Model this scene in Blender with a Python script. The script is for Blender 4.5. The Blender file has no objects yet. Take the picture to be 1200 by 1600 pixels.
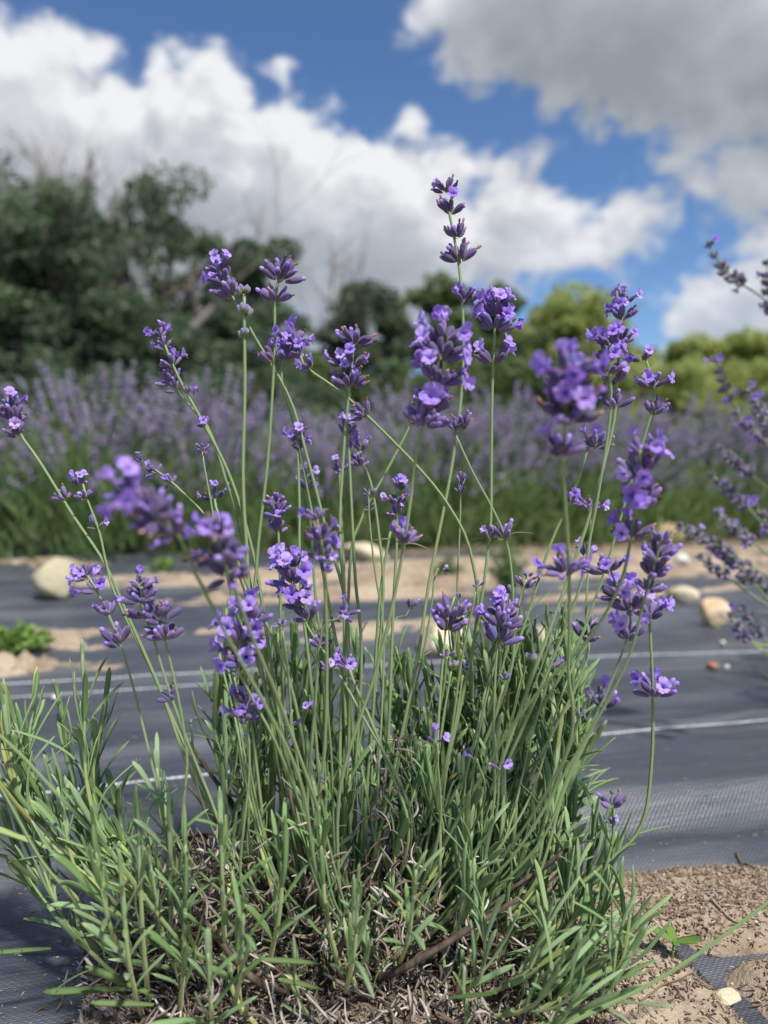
import bpy, math, random
import numpy as np
from mathutils import Vector, Matrix

random.seed(7)
rng = np.random.default_rng(7)
R = math.radians
scene = bpy.context.scene
col = scene.collection

# ------------------------------------------------------------------ camera
CAM_H, PITCH, LENS = 0.33, R(3.96), 26.0
F_PX = 1600 * LENS / 36.0            # focal length in pixels of the 1200x1600 photograph
cam_d = bpy.data.cameras.new('camera')
cam = bpy.data.objects.new('camera', cam_d)
col.objects.link(cam)
cam.location = (0, 0, CAM_H)
cam.rotation_euler = (math.pi / 2 - PITCH, 0, 0)
cam_d.sensor_fit = 'VERTICAL'
cam_d.sensor_height = 36.0
cam_d.sensor_width = 27.0
cam_d.lens = LENS
cam_d.clip_start = 0.02
cam_d.clip_end = 3000
cam_d.dof.use_dof = True
cam_d.dof.focus_distance = 0.455
cam_d.dof.aperture_fstop = 4.5
cam_d.dof.aperture_blades = 0
scene.camera = cam

# ------------------------------------------------------------------ render settings / exposure
scene.render.engine = 'CYCLES'
scene.view_settings.view_transform = 'Standard'
scene.view_settings.look = 'None'
scene.view_settings.gamma = 1.0
scene.view_settings.exposure = 0.76
scene.view_settings.use_curve_mapping = False
scene.cycles.use_denoising = True
try:
    scene.cycles.denoiser = 'OPENIMAGEDENOISE'
    scene.cycles.denoising_prefilter = 'ACCURATE'
    scene.cycles.denoising_input_passes = 'RGB_ALBEDO_NORMAL'
except Exception:
    pass
scene.cycles.max_bounces = 8
scene.cycles.diffuse_bounces = 4
scene.cycles.transmission_bounces = 6
scene.cycles.transparent_max_bounces = 8
scene.cycles.sample_clamp_indirect = 6

# ------------------------------------------------------------------ sun and sky
SUN_EL, SUN_AZ = R(57), R(146)        # azimuth measured from +Y towards +X
sun_dir = Vector((math.sin(SUN_AZ) * math.cos(SUN_EL), math.cos(SUN_AZ) * math.cos(SUN_EL), math.sin(SUN_EL)))
sl = bpy.data.lights.new('sun', 'SUN')
sl.energy = 3.6
sl.angle = R(4.0)
sl.color = (1.0, 0.95, 0.87)
so = bpy.data.objects.new('sun', sl)
col.objects.link(so)
so.location = (4, -6, 9)
so.rotation_euler = (-sun_dir).to_track_quat('-Z', 'Y').to_euler()

SKY_STRENGTH = 0.082
world = bpy.data.worlds.new('World')
scene.world = world
world.use_nodes = True
world.cycles.sampling_method = 'NONE'


class NG:
    """small helper to write node trees as expressions"""
    def __init__(self, tree):
        self.t = tree
        self.n = tree.nodes
        self.l = tree.links

    def node(self, typ, **kw):
        nd = self.n.new(typ)
        for k, v in kw.items():
            setattr(nd, k, v)
        return nd

    def put(self, sock, v):
        if isinstance(v, bpy.types.NodeSocket):
            self.l.new(v, sock)
        elif v is not None:
            sock.default_value = v

    def m(self, op, a, b=None, c=None, clamp=False):
        nd = self.node('ShaderNodeMath', operation=op, use_clamp=clamp)
        self.put(nd.inputs[0], a)
        if b is not None:
            self.put(nd.inputs[1], b)
        if c is not None:
            self.put(nd.inputs[2], c)
        return nd.outputs[0]

    def vm(self, op, a, b=None, scale=None):
        nd = self.node('ShaderNodeVectorMath', operation=op)
        self.put(nd.inputs[0], a)
        if b is not None:
            self.put(nd.inputs[1], b)
        if scale is not None:
            self.put(nd.inputs['Scale'], scale)
        return nd.outputs['Value'] if op in ('DOT_PRODUCT', 'LENGTH', 'DISTANCE') else nd.outputs[0]

    def noise(self, vec, scale, detail=4, rough=0.55, dist=0.0):
        nd = self.node('ShaderNodeTexNoise')
        self.put(nd.inputs['Vector'], vec)
        nd.inputs['Scale'].default_value = scale
        nd.inputs['Detail'].default_value = detail
        nd.inputs['Roughness'].default_value = rough
        nd.inputs['Distortion'].default_value = dist
        return nd.outputs['Fac']

    def smooth(self, v, a, b, to0=0.0, to1=1.0):
        nd = self.node('ShaderNodeMapRange', interpolation_type='SMOOTHSTEP')
        self.put(nd.inputs['Value'], v)
        nd.inputs['From Min'].default_value = a
        nd.inputs['From Max'].default_value = b
        nd.inputs['To Min'].default_value = to0
        nd.inputs['To Max'].default_value = to1
        return nd.outputs['Result']

    def mix(self, fac, a, b, blend='MIX'):
        nd = self.node('ShaderNodeMix', data_type='RGBA', blend_type=blend)
        self.put(nd.inputs[0], fac)
        self.put(nd.inputs[6], (*a, 1) if isinstance(a, tuple) and len(a) == 3 else a)
        self.put(nd.inputs[7], (*b, 1) if isinstance(b, tuple) and len(b) == 3 else b)
        return nd.outputs[2]

    def ramp(self, fac, stops):
        nd = self.node('ShaderNodeValToRGB')
        self.put(nd.inputs[0], fac)
        cr = nd.color_ramp
        while len(cr.elements) < len(stops):
            cr.elements.new(0.5)
        for e, (p, c) in zip(cr.elements, stops):
            e.position = p
            e.color = (*c, 1)
        return nd.outputs[0]


def px_dir(px, py):
    """world direction through a pixel of the photograph -> azimuth, elevation"""
    x = (px - 600) / F_PX
    y = -(py - 800) / F_PX
    v = Vector((x, math.cos(PITCH) + y * math.sin(PITCH), -math.sin(PITCH) + y * math.cos(PITCH))).normalized()
    return math.atan2(v.x, v.y), math.asin(v.z)


# cumulus bodies as (azimuth, elevation, half width, half height), some where the photograph shows them,
# the others scattered at random round the rest of the sky
def _cl(px, py, rx, ry):
    a, e = px_dir(px, py)
    return (a, e, rx / F_PX, ry / F_PX)
CLOUDS = [
    # the long bank that sinks from the upper edge of the woods to the right
    _cl(-150, 330, 330, 300), _cl(30, 290, 200, 225), _cl(190, 330, 190, 200), _cl(255, 170, 45, 95), _cl(345, 150, 62, 80), _cl(330, 290, 150, 180),
    _cl(430, 350, 210, 195), _cl(600, 370, 190, 170), _cl(800, 330, 85, 105), _cl(760, 385, 190, 110),
    _cl(940, 385, 130, 72), _cl(470, 470, 330, 120), _cl(175, 75, 55, 22),
    # the heavy cloud overhead
    _cl(1010, -40, 310, 190), _cl(860, -60, 220, 170), _cl(1060, 92, 265, 95), _cl(1250, 25, 300, 165),
    _cl(1000, 130, 190, 55), _cl(690, 10, 70, 60),
    # puff below it and the small low one
    _cl(1165, 278, 150, 82), _cl(1290, 285, 130, 80), _cl(1095, 468, 95, 52), _cl(1180, 485, 80, 42),
]
_r = random.Random(21)
for k in range(14):
    a = R(38) + _r.random() * R(284)
    e = R(_r.uniform(4, 62))
    s = _r.uniform(0.16, 0.32)
    CLOUDS.append((a if a < math.pi else a - 2 * math.pi, e, s * _r.uniform(1.1, 1.7) / max(0.4, math.cos(e)), s * _r.uniform(.6, .9)))

# group: direction -> cloud thickness field
gt = bpy.data.node_groups.new('cloud_field', 'ShaderNodeTree')
gt.interface.new_socket('Direction', in_out='INPUT', socket_type='NodeSocketVector')
gt.interface.new_socket('Field', in_out='OUTPUT', socket_type='NodeSocketFloat')
gt.interface.new_socket('Coarse', in_out='OUTPUT', socket_type='NodeSocketFloat')
g = NG(gt)
gi = g.node('NodeGroupInput')
go = g.node('NodeGroupOutput')
d = gi.outputs[0]
sep = g.node('ShaderNodeSeparateXYZ')
g.put(sep.inputs[0], d)
az = g.m('ARCTAN2', sep.outputs[0], sep.outputs[1])
el = g.m('ARCSINE', sep.outputs[2])
q = g.node('ShaderNodeCombineXYZ')
g.put(q.inputs[0], az)
g.put(q.inputs[1], el)
acc = None
for (a, e, rx, ry) in CLOUDS:
    dv = g.vm('SUBTRACT', q.outputs[0], (a, e, 0))
    dv = g.vm('MULTIPLY', dv, (1 / rx, 1 / ry, 0))
    v = g.m('MULTIPLY', g.m('SUBTRACT', 1.0, g.vm('LENGTH', dv)), ry / 0.15)
    acc = v if acc is None else g.m('SMOOTH_MAX', acc, v, 0.15)
st = g.vm('MULTIPLY', d, (1.0, 1.0, 1.25))
n1 = g.noise(st, 5.5, 2, 0.55)
n2 = g.noise(st, 15.0, 5, 0.6, 0.25)
billow = g.m('ABSOLUTE', g.m('SUBTRACT', g.noise(st, 12.0, 2, 0.5), 0.5))
f = g.m('MULTIPLY_ADD', g.m('SUBTRACT', n1, 0.5), 0.32, acc)
g.put(go.inputs[1], f)
f = g.m('MULTIPLY_ADD', g.m('SUBTRACT', n2, 0.5), 0.75, f)
f = g.m('MULTIPLY_ADD', g.m('SUBTRACT', billow, 0.09), 0.9, f)
g.put(go.inputs[0], f)

w = NG(world.node_tree)
w.n.clear()
out = w.node('ShaderNodeOutputWorld')
bg = w.node('ShaderNodeBackground')
bg.inputs[1].default_value = SKY_STRENGTH
w.l.new(bg.outputs[0], out.inputs[0])
sky = w.node('ShaderNodeTexSky', sky_type='NISHITA')
sky.sun_disc = False
sky.sun_elevation = SUN_EL
sky.sun_rotation = SUN_AZ
sky.air_density = 1.0
sky.dust_density = 0.1
sky.ozone_density = 2.2
tc = w.node('ShaderNodeTexCoord')
D = tc.outputs['Generated']


def field(vec, which=0):
    nd = w.node('ShaderNodeGroup')
    nd.node_tree = gt
    w.put(nd.inputs[0], vec)
    return nd.outputs[which]
up = Vector((0.2, 0.1, 1.0)).normalized()
f0 = field(D)
f1 = field(w.vm('NORMALIZE', w.vm('ADD', D, tuple(up * 0.035))))
f2 = field(w.vm('NORMALIZE', w.vm('ADD', D, tuple(up * 0.13))), 1)
alpha = w.smooth(f0, 0.03, 0.25)
thick = w.m('ADD', w.m('MULTIPLY', w.smooth(f1, 0.0, 0.8), 0.32), w.m('MULTIPLY', w.smooth(f2, -0.1, 1.3), 0.66))
thick = w.m('MULTIPLY_ADD', w.m('SUBTRACT', f1, f0), 0.55, w.m('ADD', thick, 0.07), clamp=True)
cloud = w.ramp(thick, [(0.0, (6.4, 6.45, 6.6)), (0.16, (4.9, 5.0, 5.3)), (0.42, (3.5, 3.7, 4.1)), (1.0, (2.15, 2.4, 2.65))])
sd = w.node('ShaderNodeSeparateXYZ')
w.put(sd.inputs[0], D)
cloud = w.mix(w.smooth(sd.outputs[2], 0.34, 0.06, 0.0, 0.5), cloud, (3.5, 4.3, 5.4))     # distance veils low clouds
skycol = w.mix(1.0, sky.outputs[0], (0.60, 0.75, 0.92), 'MULTIPLY')
w.l.new(w.mix(alpha, skycol, cloud), bg.inputs[0])


# ------------------------------------------------------------------ geometry helpers
def P(px, py, depth):
    """point of the place seen at a pixel of the photograph, at a depth along the view axis"""
    x = (px - 600) / F_PX
    y = -(py - 800) / F_PX
    return np.array([depth * x,
                     depth * (math.cos(PITCH) + y * math.sin(PITCH)),
                     CAM_H + depth * (-math.sin(PITCH) + y * math.cos(PITCH))])


def G(px, py, z=0.0):
    """ground point seen at a pixel"""
    a = P(px, py, 1.0) - np.array([0, 0, CAM_H])
    t = (z - CAM_H) / a[2]
    return np.array([0, 0, CAM_H]) + a * t


def to_px(p):
    """inverse of P for arrays (n,3) -> px, py, depth"""
    p = np.atleast_2d(p)
    y, z = p[:, 1], p[:, 2] - CAM_H
    dep = y * math.cos(PITCH) - z * math.sin(PITCH)
    u = y * math.sin(PITCH) + z * math.cos(PITCH)
    return 600 + p[:, 0] / dep * F_PX, 800 - u / dep * F_PX, dep


def _hash(ix, iy, iz, seed):
    h = (ix.astype(np.int64) * 374761393 + iy.astype(np.int64) * 668265263 + iz.astype(np.int64) * 2147483647 + seed * 1442695041) & 0xffffffff
    h = ((h ^ (h >> 13)) * 1274126177) & 0xffffffff
    h = (h ^ (h >> 16)) & 0xffffff
    return h / float(0xffffff)


def vnoise(x, y, seed=0):
    ix, iy = np.floor(x), np.floor(y)
    fx, fy = x - ix, y - iy
    fx = fx * fx * (3 - 2 * fx)
    fy = fy * fy * (3 - 2 * fy)
    z = np.zeros_like(ix)
    a = _hash(ix, iy, z, seed)
    b = _hash(ix + 1, iy, z, seed)
    c = _hash(ix, iy + 1, z, seed)
    e = _hash(ix + 1, iy + 1, z, seed)
    return (a * (1 - fx) + b * fx) * (1 - fy) + (c * (1 - fx) + e * fx) * fy


def fbm(x, y, octs=4, seed=0, gain=0.5):
    s, amp, tot = 0, 1.0, 0
    for k in range(octs):
        s = s + amp * vnoise(x * 2 ** k + 17.3 * k, y * 2 ** k - 9.1 * k, seed + k)
        tot += amp
        amp *= gain
    return s / tot


class MB:
    """mesh collector; every vertex carries (random, along, extra)"""
    def __init__(self):
        self.v, self.a, self.q, self.t, self.qm, self.tm, self.n = [], [], [], [], [], [], 0

    def add(self, v, quads=None, tris=None, attr=None, mat=0):
        v = np.asarray(v, float)
        if attr is None:
            attr = np.zeros((len(v), 3))
        self.v.append(v)
        self.a.append(np.broadcast_to(np.asarray(attr, float), (len(v), 3)))
        if quads is not None and len(quads):
            qq = np.asarray(quads, int)
            self.q.append(qq + self.n)
            self.qm.append(np.full(len(qq), mat) if np.isscalar(mat) else np.asarray(mat))
        if tris is not None and len(tris):
            tt = np.asarray(tris, int)
            self.t.append(tt + self.n)
            self.tm.append(np.full(len(tt), mat))
        self.n += len(v)

    def add_tpl(self, tpl, M=None, rnd=None, mat=0):
        """add a template (v, quads, attr[, matidx]) moved by a 4x4 numpy matrix"""
        v = tpl['v']
        if M is not None:
            v = v @ M[:3, :3].T + M[:3, 3]
        a = tpl['a'].copy()
        if rnd is not None:
            a[:, 0] = rnd
        self.add(v, tpl['q'], None, a, tpl.get('m', mat) if mat is None else mat)

    def mesh(self, name, mats, smooth=True):
        me = bpy.data.meshes.new(name)
        v = np.concatenate(self.v) if self.v else np.zeros((0, 3))
        a = np.concatenate(self.a)
        q = np.concatenate(self.q) if self.q else np.zeros((0, 4), int)
        t = np.concatenate(self.t) if self.t else np.zeros((0, 3), int)
        me.vertices.add(len(v))
        me.vertices.foreach_set('co', v.astype(np.float32).ravel())
        nl = q.size + t.size
        me.loops.add(nl)
        me.polygons.add(len(q) + len(t))
        me.loops.foreach_set('vertex_index', np.concatenate([q.ravel(), t.ravel()]).astype(np.int32))
        ls = np.concatenate([np.arange(len(q)) * 4, q.size + np.arange(len(t)) * 3]).astype(np.int32)
        me.polygons.foreach_set('loop_start', ls)
        mi = np.concatenate(self.qm + self.tm) if (self.qm or self.tm) else np.zeros(0)
        me.polygons.foreach_set('material_index', mi.astype(np.int32))
        me.polygons.foreach_set('use_smooth', np.full(len(q) + len(t), smooth))
        me.update(calc_edges=True)
        at = me.attributes.new('pv', 'FLOAT_COLOR', 'POINT')
        at.data.foreach_set('color', np.concatenate([a, np.ones((len(a), 1))], 1).astype(np.float32).ravel())
        for m_ in (mats if isinstance(mats, (list, tuple)) else [mats]):
            me.materials.append(m_)
        me.validate()
        return me

    def build(self, name, mats, parent=None, smooth=True, origin=None):
        if origin is not None:
            self.v = [x - np.asarray(origin) for x in self.v]
        return link(name, self.mesh(name, mats, smooth), parent, origin)


def link(name, me, parent=None, loc=None, M=None):
    o = bpy.data.objects.new(name, me)
    col.objects.link(o)
    if parent is not None:
        o.parent = parent
    if loc is not None:
        o.location = tuple(loc)
    if M is not None:
        o.matrix_local = Matrix(M.tolist())
    return o


def tag(o, label=None, cat=None, group=None, kind=None):
    if label:
        o['label'] = label
    if cat:
        o['category'] = cat
    if group:
        o['group'] = group
    if kind:
        o['kind'] = kind
    return o


def empty(name, loc, rz=0.0):
    o = bpy.data.objects.new(name, None)
    o.empty_display_size = 0.05
    col.objects.link(o)
    o.location = tuple(loc)
    o.rotation_euler = (0, 0, rz)
    return o


def norm(v):
    v = np.asarray(v, float)
    return v / max(1e-9, np.linalg.norm(v))


def frames(pts, hint=None):
    """parallel transported frames along a polyline"""
    pts = np.asarray(pts, float)
    T = np.gradient(pts, axis=0)
    T /= np.maximum(np.linalg.norm(T, axis=1, keepdims=True), 1e-9)
    h = np.array([1.0, 0.13, 0.07]) if hint is None else np.asarray(hint, float)
    if abs(np.dot(norm(h), T[0])) > 0.95:
        h = np.array([0.1, 1.0, 0.05])
    N = np.zeros_like(pts)
    n = norm(h - T[0] * np.dot(h, T[0]))
    for i in range(len(pts)):
        n = n - T[i] * np.dot(n, T[i])
        n = norm(n)
        N[i] = n
    return T, N, np.cross(T, N)


def catmull(pts, n):
    p = np.asarray(pts, float)
    if len(p) == 2:
        return p[0] + (p[1] - p[0]) * np.linspace(0, 1, n)[:, None]
    p = np.vstack([2 * p[0] - p[1], p, 2 * p[-1] - p[-2]])
    seg = np.linalg.norm(np.diff(p[1:-1], axis=0), axis=1)
    cum = np.concatenate([[0], np.cumsum(seg)]) / seg.sum()
    out_ = []
    for t in np.linspace(0, 1, n):
        i = min(len(seg) - 1, max(0, np.searchsorted(cum, t, 'right') - 1))
        u = (t - cum[i]) / max(1e-9, cum[i + 1] - cum[i])
        a, b, c, e = p[i], p[i + 1], p[i + 2], p[i + 3]
        out_.append(0.5 * ((2 * b) + (-a + c) * u + (2 * a - 5 * b + 4 * c - e) * u * u + (-a + 3 * b - 3 * c + e) * u ** 3))
    return np.array(out_)


def tube(mb, pts, rad, sides=8, prof=None, rnd=0.0, mat=0, cap=True, along=None, hint=None):
    """swept tube; prof = per-side (radius factor); extra attribute = ridge 1 / groove 0"""
    pts = np.asarray(pts, float)
    n = len(pts)
    rad = np.broadcast_to(np.asarray(rad, float), (n,))
    T, N, B = frames(pts, hint)
    ang = np.arange(sides) * 2 * math.pi / sides
    pr = np.ones(sides) if prof is None else np.asarray(prof)
    v = pts[:, None] + rad[:, None, None] * (N[:, None] * (np.cos(ang) * pr)[None, :, None] + B[:, None] * (np.sin(ang) * pr)[None, :, None])
    v = v.reshape(-1, 3)
    i = np.arange(n - 1)[:, None] * sides
    j = np.arange(sides)[None]
    k = (j + 1) % sides
    quads = np.stack([i + j, i + k, i + sides + k, i + sides + j], -1).reshape(-1, 4)
    al = np.linspace(0, 1, n) if along is None else along
    a = np.zeros((n, sides, 3))
    a[:, :, 0] = rnd
    a[:, :, 1] = al[:, None]
    a[:, :, 2] = ((pr - pr.min()) / max(1e-6, pr.max() - pr.min()))[None] if prof is not None else 0.5
    tris = None
    if cap:
        tris = [[(n - 1) * sides, (n - 1) * sides + q_, (n - 1) * sides + q_ + 1] for q_ in range(1, sides - 1)]
        tris += [[0, q_ + 1, q_] for q_ in range(1, sides - 1)]
    mb.add(v, quads, tris, a.reshape(-1, 3), mat)


def basis(pos, zaxis, xhint=(1, 0, 0), scale=1.0, roll=0.0):
    """4x4 with local z along zaxis and local x towards xhint"""
    z = norm(zaxis)
    x = np.asarray(xhint, float)
    x = x - z * np.dot(x, z)
    if np.linalg.norm(x) < 1e-4:
        x = np.cross(z, (0.3, 0.8, 0.5))
    x = norm(x)
    y = np.cross(z, x)
    if roll:
        x, y = x * math.cos(roll) + y * math.sin(roll), y * math.cos(roll) - x * math.sin(roll)
    M = np.eye(4)
    s = np.broadcast_to(np.asarray(scale, float), (3,))
    M[:3, 0], M[:3, 1], M[:3, 2], M[:3, 3] = x * s[0], y * s[1], z * s[2], pos
    return M


# ------------------------------------------------------------------ materials
def new_mat(name):
    m_ = bpy.data.materials.new(name)
    m_.use_nodes = True
    n_ = NG(m_.node_tree)
    n_.n.clear()
    o_ = n_.node('ShaderNodeOutputMaterial')
    return m_, n_, o_


def pv(n_):
    a = n_.node('ShaderNodeAttribute', attribute_name='pv')
    s = n_.node('ShaderNodeSeparateColor')
    n_.l.new(a.outputs['Color'], s.inputs[0])
    return s.outputs[0], s.outputs[1], s.outputs[2]


def principled(n_, o_, color, rough=0.6, spec=0.3, sheen=0.0, trans=0.0, transcol=None, bump=None, bstr=0.3, bdist=0.001):
    b = n_.node('ShaderNodeBsdfPrincipled')
    n_.put(b.inputs['Base Color'], (*color, 1) if isinstance(color, tuple) else color)
    n_.put(b.inputs['Roughness'], rough)
    n_.put(b.inputs['Specular IOR Level'], spec)
    if sheen:
        b.inputs['Sheen Weight'].default_value = sheen
        b.inputs['Sheen Roughness'].default_value = 0.5
    if bump is not None:
        bn = n_.node('ShaderNodeBump')
        bn.inputs['Strength'].default_value = bstr
        bn.inputs['Distance'].default_value = bdist
        n_.put(bn.inputs['Height'], bump)
        n_.l.new(bn.outputs[0], b.inputs['Normal'])
    if trans:
        tr = n_.node('ShaderNodeBsdfTranslucent')
        c = transcol if transcol is not None else color
        n_.put(tr.inputs[0], (*c, 1) if isinstance(c, tuple) else c)
        mx = n_.node('ShaderNodeMixShader')
        mx.inputs[0].default_value = trans
        n_.l.new(b.outputs[0], mx.inputs[1])
        n_.l.new(tr.outputs[0], mx.inputs[2])
        n_.l.new(mx.outputs[0], o_.inputs[0])
    else:
        n_.l.new(b.outputs[0], o_.inputs[0])
    return b


def objco(n_):
    return n_.node('ShaderNodeTexCoord').outputs['Object']


MAT = {}

# lavender leaf: grey green felt, paler tip and midrib
m_, n_, o_ = new_mat('lavender_leaf')
r_, a_, e_ = pv(n_)
c = n_.ramp(r_, [(0.0, (0.14, 0.28, 0.065)), (0.35, (0.215, 0.365, 0.13)), (0.7, (0.30, 0.44, 0.23)), (0.88, (0.33, 0.45, 0.15)), (1.0, (0.42, 0.43, 0.10))])
nz = n_.noise(objco(n_), 260, 3, 0.6)
c = n_.mix(n_.m('MULTIPLY', n_.smooth(nz, 0.35, 0.75), 0.35), c, (0.30, 0.38, 0.26))
c = n_.mix(n_.m('MULTIPLY', n_.smooth(a_, 0.90, 1.0), 0.75), c, (0.42, 0.48, 0.28))
c = n_.mix(n_.m('MULTIPLY', n_.smooth(e_, 0.55, 1.0), 0.55), c, (0.40, 0.47, 0.33))
principled(n_, o_, c, 0.6, 0.3, 0.06, 0.28, n_.mix(0.5, c, (0.25, 0.42, 0.06)), nz, 0.35, 0.0004)
MAT['leaf'] = m_

# broad bright leaf with dark spots (the weathered lower leaves)
m_, n_, o_ = new_mat('spotted_leaf')
r_, a_, e_ = pv(n_)
c = n_.mix(r_, (0.085, 0.15, 0.04), (0.14, 0.21, 0.06))
sp = n_.noise(objco(n_), 330, 2, 0.5)
c = n_.mix(n_.smooth(sp, 0.62, 0.68), c, (0.035, 0.025, 0.015))
principled(n_, o_, c, 0.55, 0.3, 0.1, 0.25, c)
MAT['spotted'] = m_

m_, n_, o_ = new_mat('lavender_stem')
r_, a_, e_ = pv(n_)
c = n_.mix(r_, (0.17, 0.28, 0.09), (0.26, 0.36, 0.15))
c = n_.mix(n_.m('MULTIPLY', e_, 0.55), n_.mix(0.25, c, (0.05, 0.09, 0.03)), (0.31, 0.37, 0.22))
principled(n_, o_, c, 0.5, 0.35, 0.08)
MAT['stem'] = m_

m_, n_, o_ = new_mat('shoot_stem')
r_, a_, e_ = pv(n_)
c = n_.ramp(a_, [(0.0, (0.24, 0.20, 0.10)), (0.2, (0.36, 0.41, 0.13)), (1.0, (0.27, 0.37, 0.17))])
principled(n_, o_, c, 0.6, 0.3, 0.2)
MAT['shoot'] = m_

m_, n_, o_ = new_mat('lavender_calyx')
r_, a_, e_ = pv(n_)
c = n_.ramp(r_, [(0.0, (0.050, 0.033, 0.11)), (0.45, (0.095, 0.064, 0.18)), (0.8, (0.20, 0.14, 0.31)), (1.0, (0.09, 0.095, 0.33))])
c = n_.mix(n_.smooth(a_, 0.30, 0.0), c, (0.17, 0.18, 0.10))
c = n_.mix(n_.m('MULTIPLY', e_, 0.25), c, (0.28, 0.22, 0.40))
principled(n_, o_, c, 0.7, 0.2, 0.22, bump=n_.noise(objco(n_), 900, 2, 0.5), bstr=0.4, bdist=0.0004)
MAT['calyx'] = m_

m_, n_, o_ = new_mat('lavender_young_calyx')
r_, a_, e_ = pv(n_)
c = n_.mix(n_.smooth(a_, 0.2, 0.75), (0.20, 0.27, 0.12), (0.19, 0.15, 0.33))
principled(n_, o_, c, 0.7, 0.2, 0.5)
MAT['young'] = m_

m_, n_, o_ = new_mat('lavender_corolla')
r_, a_, e_ = pv(n_)
c = n_.ramp(r_, [(0.0, (0.29, 0.165, 0.70)), (0.5, (0.43, 0.285, 0.83)), (1.0, (0.60, 0.45, 0.92))])
c = n_.mix(n_.smooth(a_, 0.45, 0.1), c, (0.17, 0.07, 0.36))
c = n_.mix(n_.m('MULTIPLY', n_.smooth(n_.noise(objco(n_), 500, 2, 0.5), 0.4, 0.7), 0.3), c, (0.50, 0.34, 0.82))
principled(n_, o_, c, 0.6, 0.2, 0.2, 0.3, c)
MAT['corolla'] = m_

m_, n_, o_ = new_mat('withered_corolla')
r_, a_, e_ = pv(n_)
c = n_.ramp(r_, [(0.0, (0.10, 0.055, 0.045)), (0.6, (0.27, 0.16, 0.12)), (1.0, (0.40, 0.28, 0.30))])
principled(n_, o_, c, 0.9, 0.1)
MAT['withered'] = m_

m_, n_, o_ = new_mat('bract')
r_, a_, e_ = pv(n_)
c = n_.mix(n_.smooth(a_, 0.45, 1.0), n_.mix(r_, (0.17, 0.22, 0.07), (0.22, 0.22, 0.10)), (0.14, 0.07, 0.045))
principled(n_, o_, c, 0.65, 0.2, 0.1, 0.15, c)
MAT['bract'] = m_

m_, n_, o_ = new_mat('dead_leaf')
r_, a_, e_ = pv(n_)
c = n_.ramp(r_, [(0.0, (0.045, 0.03, 0.02)), (0.35, (0.14, 0.105, 0.08)), (0.7, (0.30, 0.265, 0.23)), (1.0, (0.56, 0.53, 0.49))])
principled(n_, o_, c, 0.85, 0.15, bump=n_.noise(objco(n_), 500, 3, 0.6), bstr=0.5, bdist=0.0006)
MAT['dead'] = m_

m_, n_, o_ = new_mat('woody_bark')
r_, a_, e_ = pv(n_)
nz = n_.noise(n_.vm('MULTIPLY', objco(n_), (300, 300, 60)), 1, 4, 0.6)
c = n_.mix(n_.smooth(nz, 0.3, 0.7), (0.055, 0.042, 0.032), (0.15, 0.12, 0.095))
principled(n_, o_, c, 0.9, 0.1, bump=nz, bstr=0.7, bdist=0.001)
MAT['wood'] = m_

# soil: pale sandy loam, moist brown crumbs, grass far out
m_, n_, o_ = new_mat('sandy_soil')
oc = objco(n_)
n1 = n_.noise(oc, 9, 5, 0.6)
n2 = n_.noise(oc, 95, 6, 0.7)
n3 = n_.noise(oc, 420, 3, 0.6)
c = n_.mix(n_.smooth(n1, 0.35, 0.68), (0.28, 0.215, 0.155), (0.43, 0.35, 0.265))
c = n_.mix(n_.m('MULTIPLY', n_.smooth(n2, 0.47, 0.70), 0.7), c, (0.17, 0.115, 0.075))
c = n_.mix(n_.m('MULTIPLY', n_.smooth(n3, 0.60, 0.72), 0.5), c, (0.62, 0.52, 0.40))
sp_ = n_.node('ShaderNodeSeparateXYZ')
n_.l.new(oc, sp_.inputs[0])
far = n_.smooth(sp_.outputs[1], 3.4, 4.6)
c = n_.mix(far, c, n_.mix(n_.noise(oc, 1.3, 4, 0.6), (0.045, 0.075, 0.02), (0.10, 0.12, 0.045)))
principled(n_, o_, c, 0.95, 0.1, bump=n_.m('ADD', n2, n_.m('MULTIPLY', n3, 0.5)), bstr=0.8, bdist=0.004)
MAT['soil'] = m_

# woven polypropylene ground fabric
m_, n_, o_ = new_mat('woven_fabric')
oc = objco(n_)
rot = n_.node('ShaderNodeMapping')
rot.inputs['Rotation'].default_value = (0, 0, R(-13))
n_.l.new(oc, rot.inputs[0])
warp = n_.node('ShaderNodeVectorMath', operation='ADD')
nzc = n_.node('ShaderNodeTexNoise')
n_.l.new(rot.outputs[0], nzc.inputs['Vector'])
nzc.inputs['Scale'].default_value = 14
n_.l.new(rot.outputs[0], warp.inputs[0])
n_.l.new(n_.vm('SCALE', nzc.outputs['Color'], scale=0.004), warp.inputs[1])
sx = n_.node('ShaderNodeSeparateXYZ')
n_.l.new(warp.outputs[0], sx.inputs[0])
kx, ky = 2 * math.pi / 0.0046, 2 * math.pi / 0.0036
wx = n_.m('SINE', n_.m('MULTIPLY', sx.outputs[0], kx))
wy = n_.m('SINE', n_.m('MULTIPLY', sx.outputs[1], ky))
weave = n_.m('MULTIPLY_ADD', n_.m('MULTIPLY', wx, wy), 0.35, n_.m('MULTIPLY', n_.m('ABSOLUTE', wy), 0.65))
threads = n_.noise(n_.vm('MULTIPLY', rot.outputs[0], (4, 420, 1)), 1, 3, 0.7)
dust = n_.noise(n_.vm('MULTIPLY', rot.outputs[0], (3, 11, 1)), 1, 6, 0.65)
spk = n_.noise(oc, 700, 2, 0.5)
c = n_.mix(n_.smooth(threads, 0.3, 0.75), (0.034, 0.040, 0.052), (0.074, 0.085, 0.108))
c = n_.mix(n_.smooth(weave, 0.35, 0.0, 0.0, 0.3), c, (0.012, 0.013, 0.018))
c = n_.mix(n_.m('MULTIPLY', n_.smooth(dust, 0.40, 0.80), 0.55), c, (0.20, 0.205, 0.215))
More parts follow.
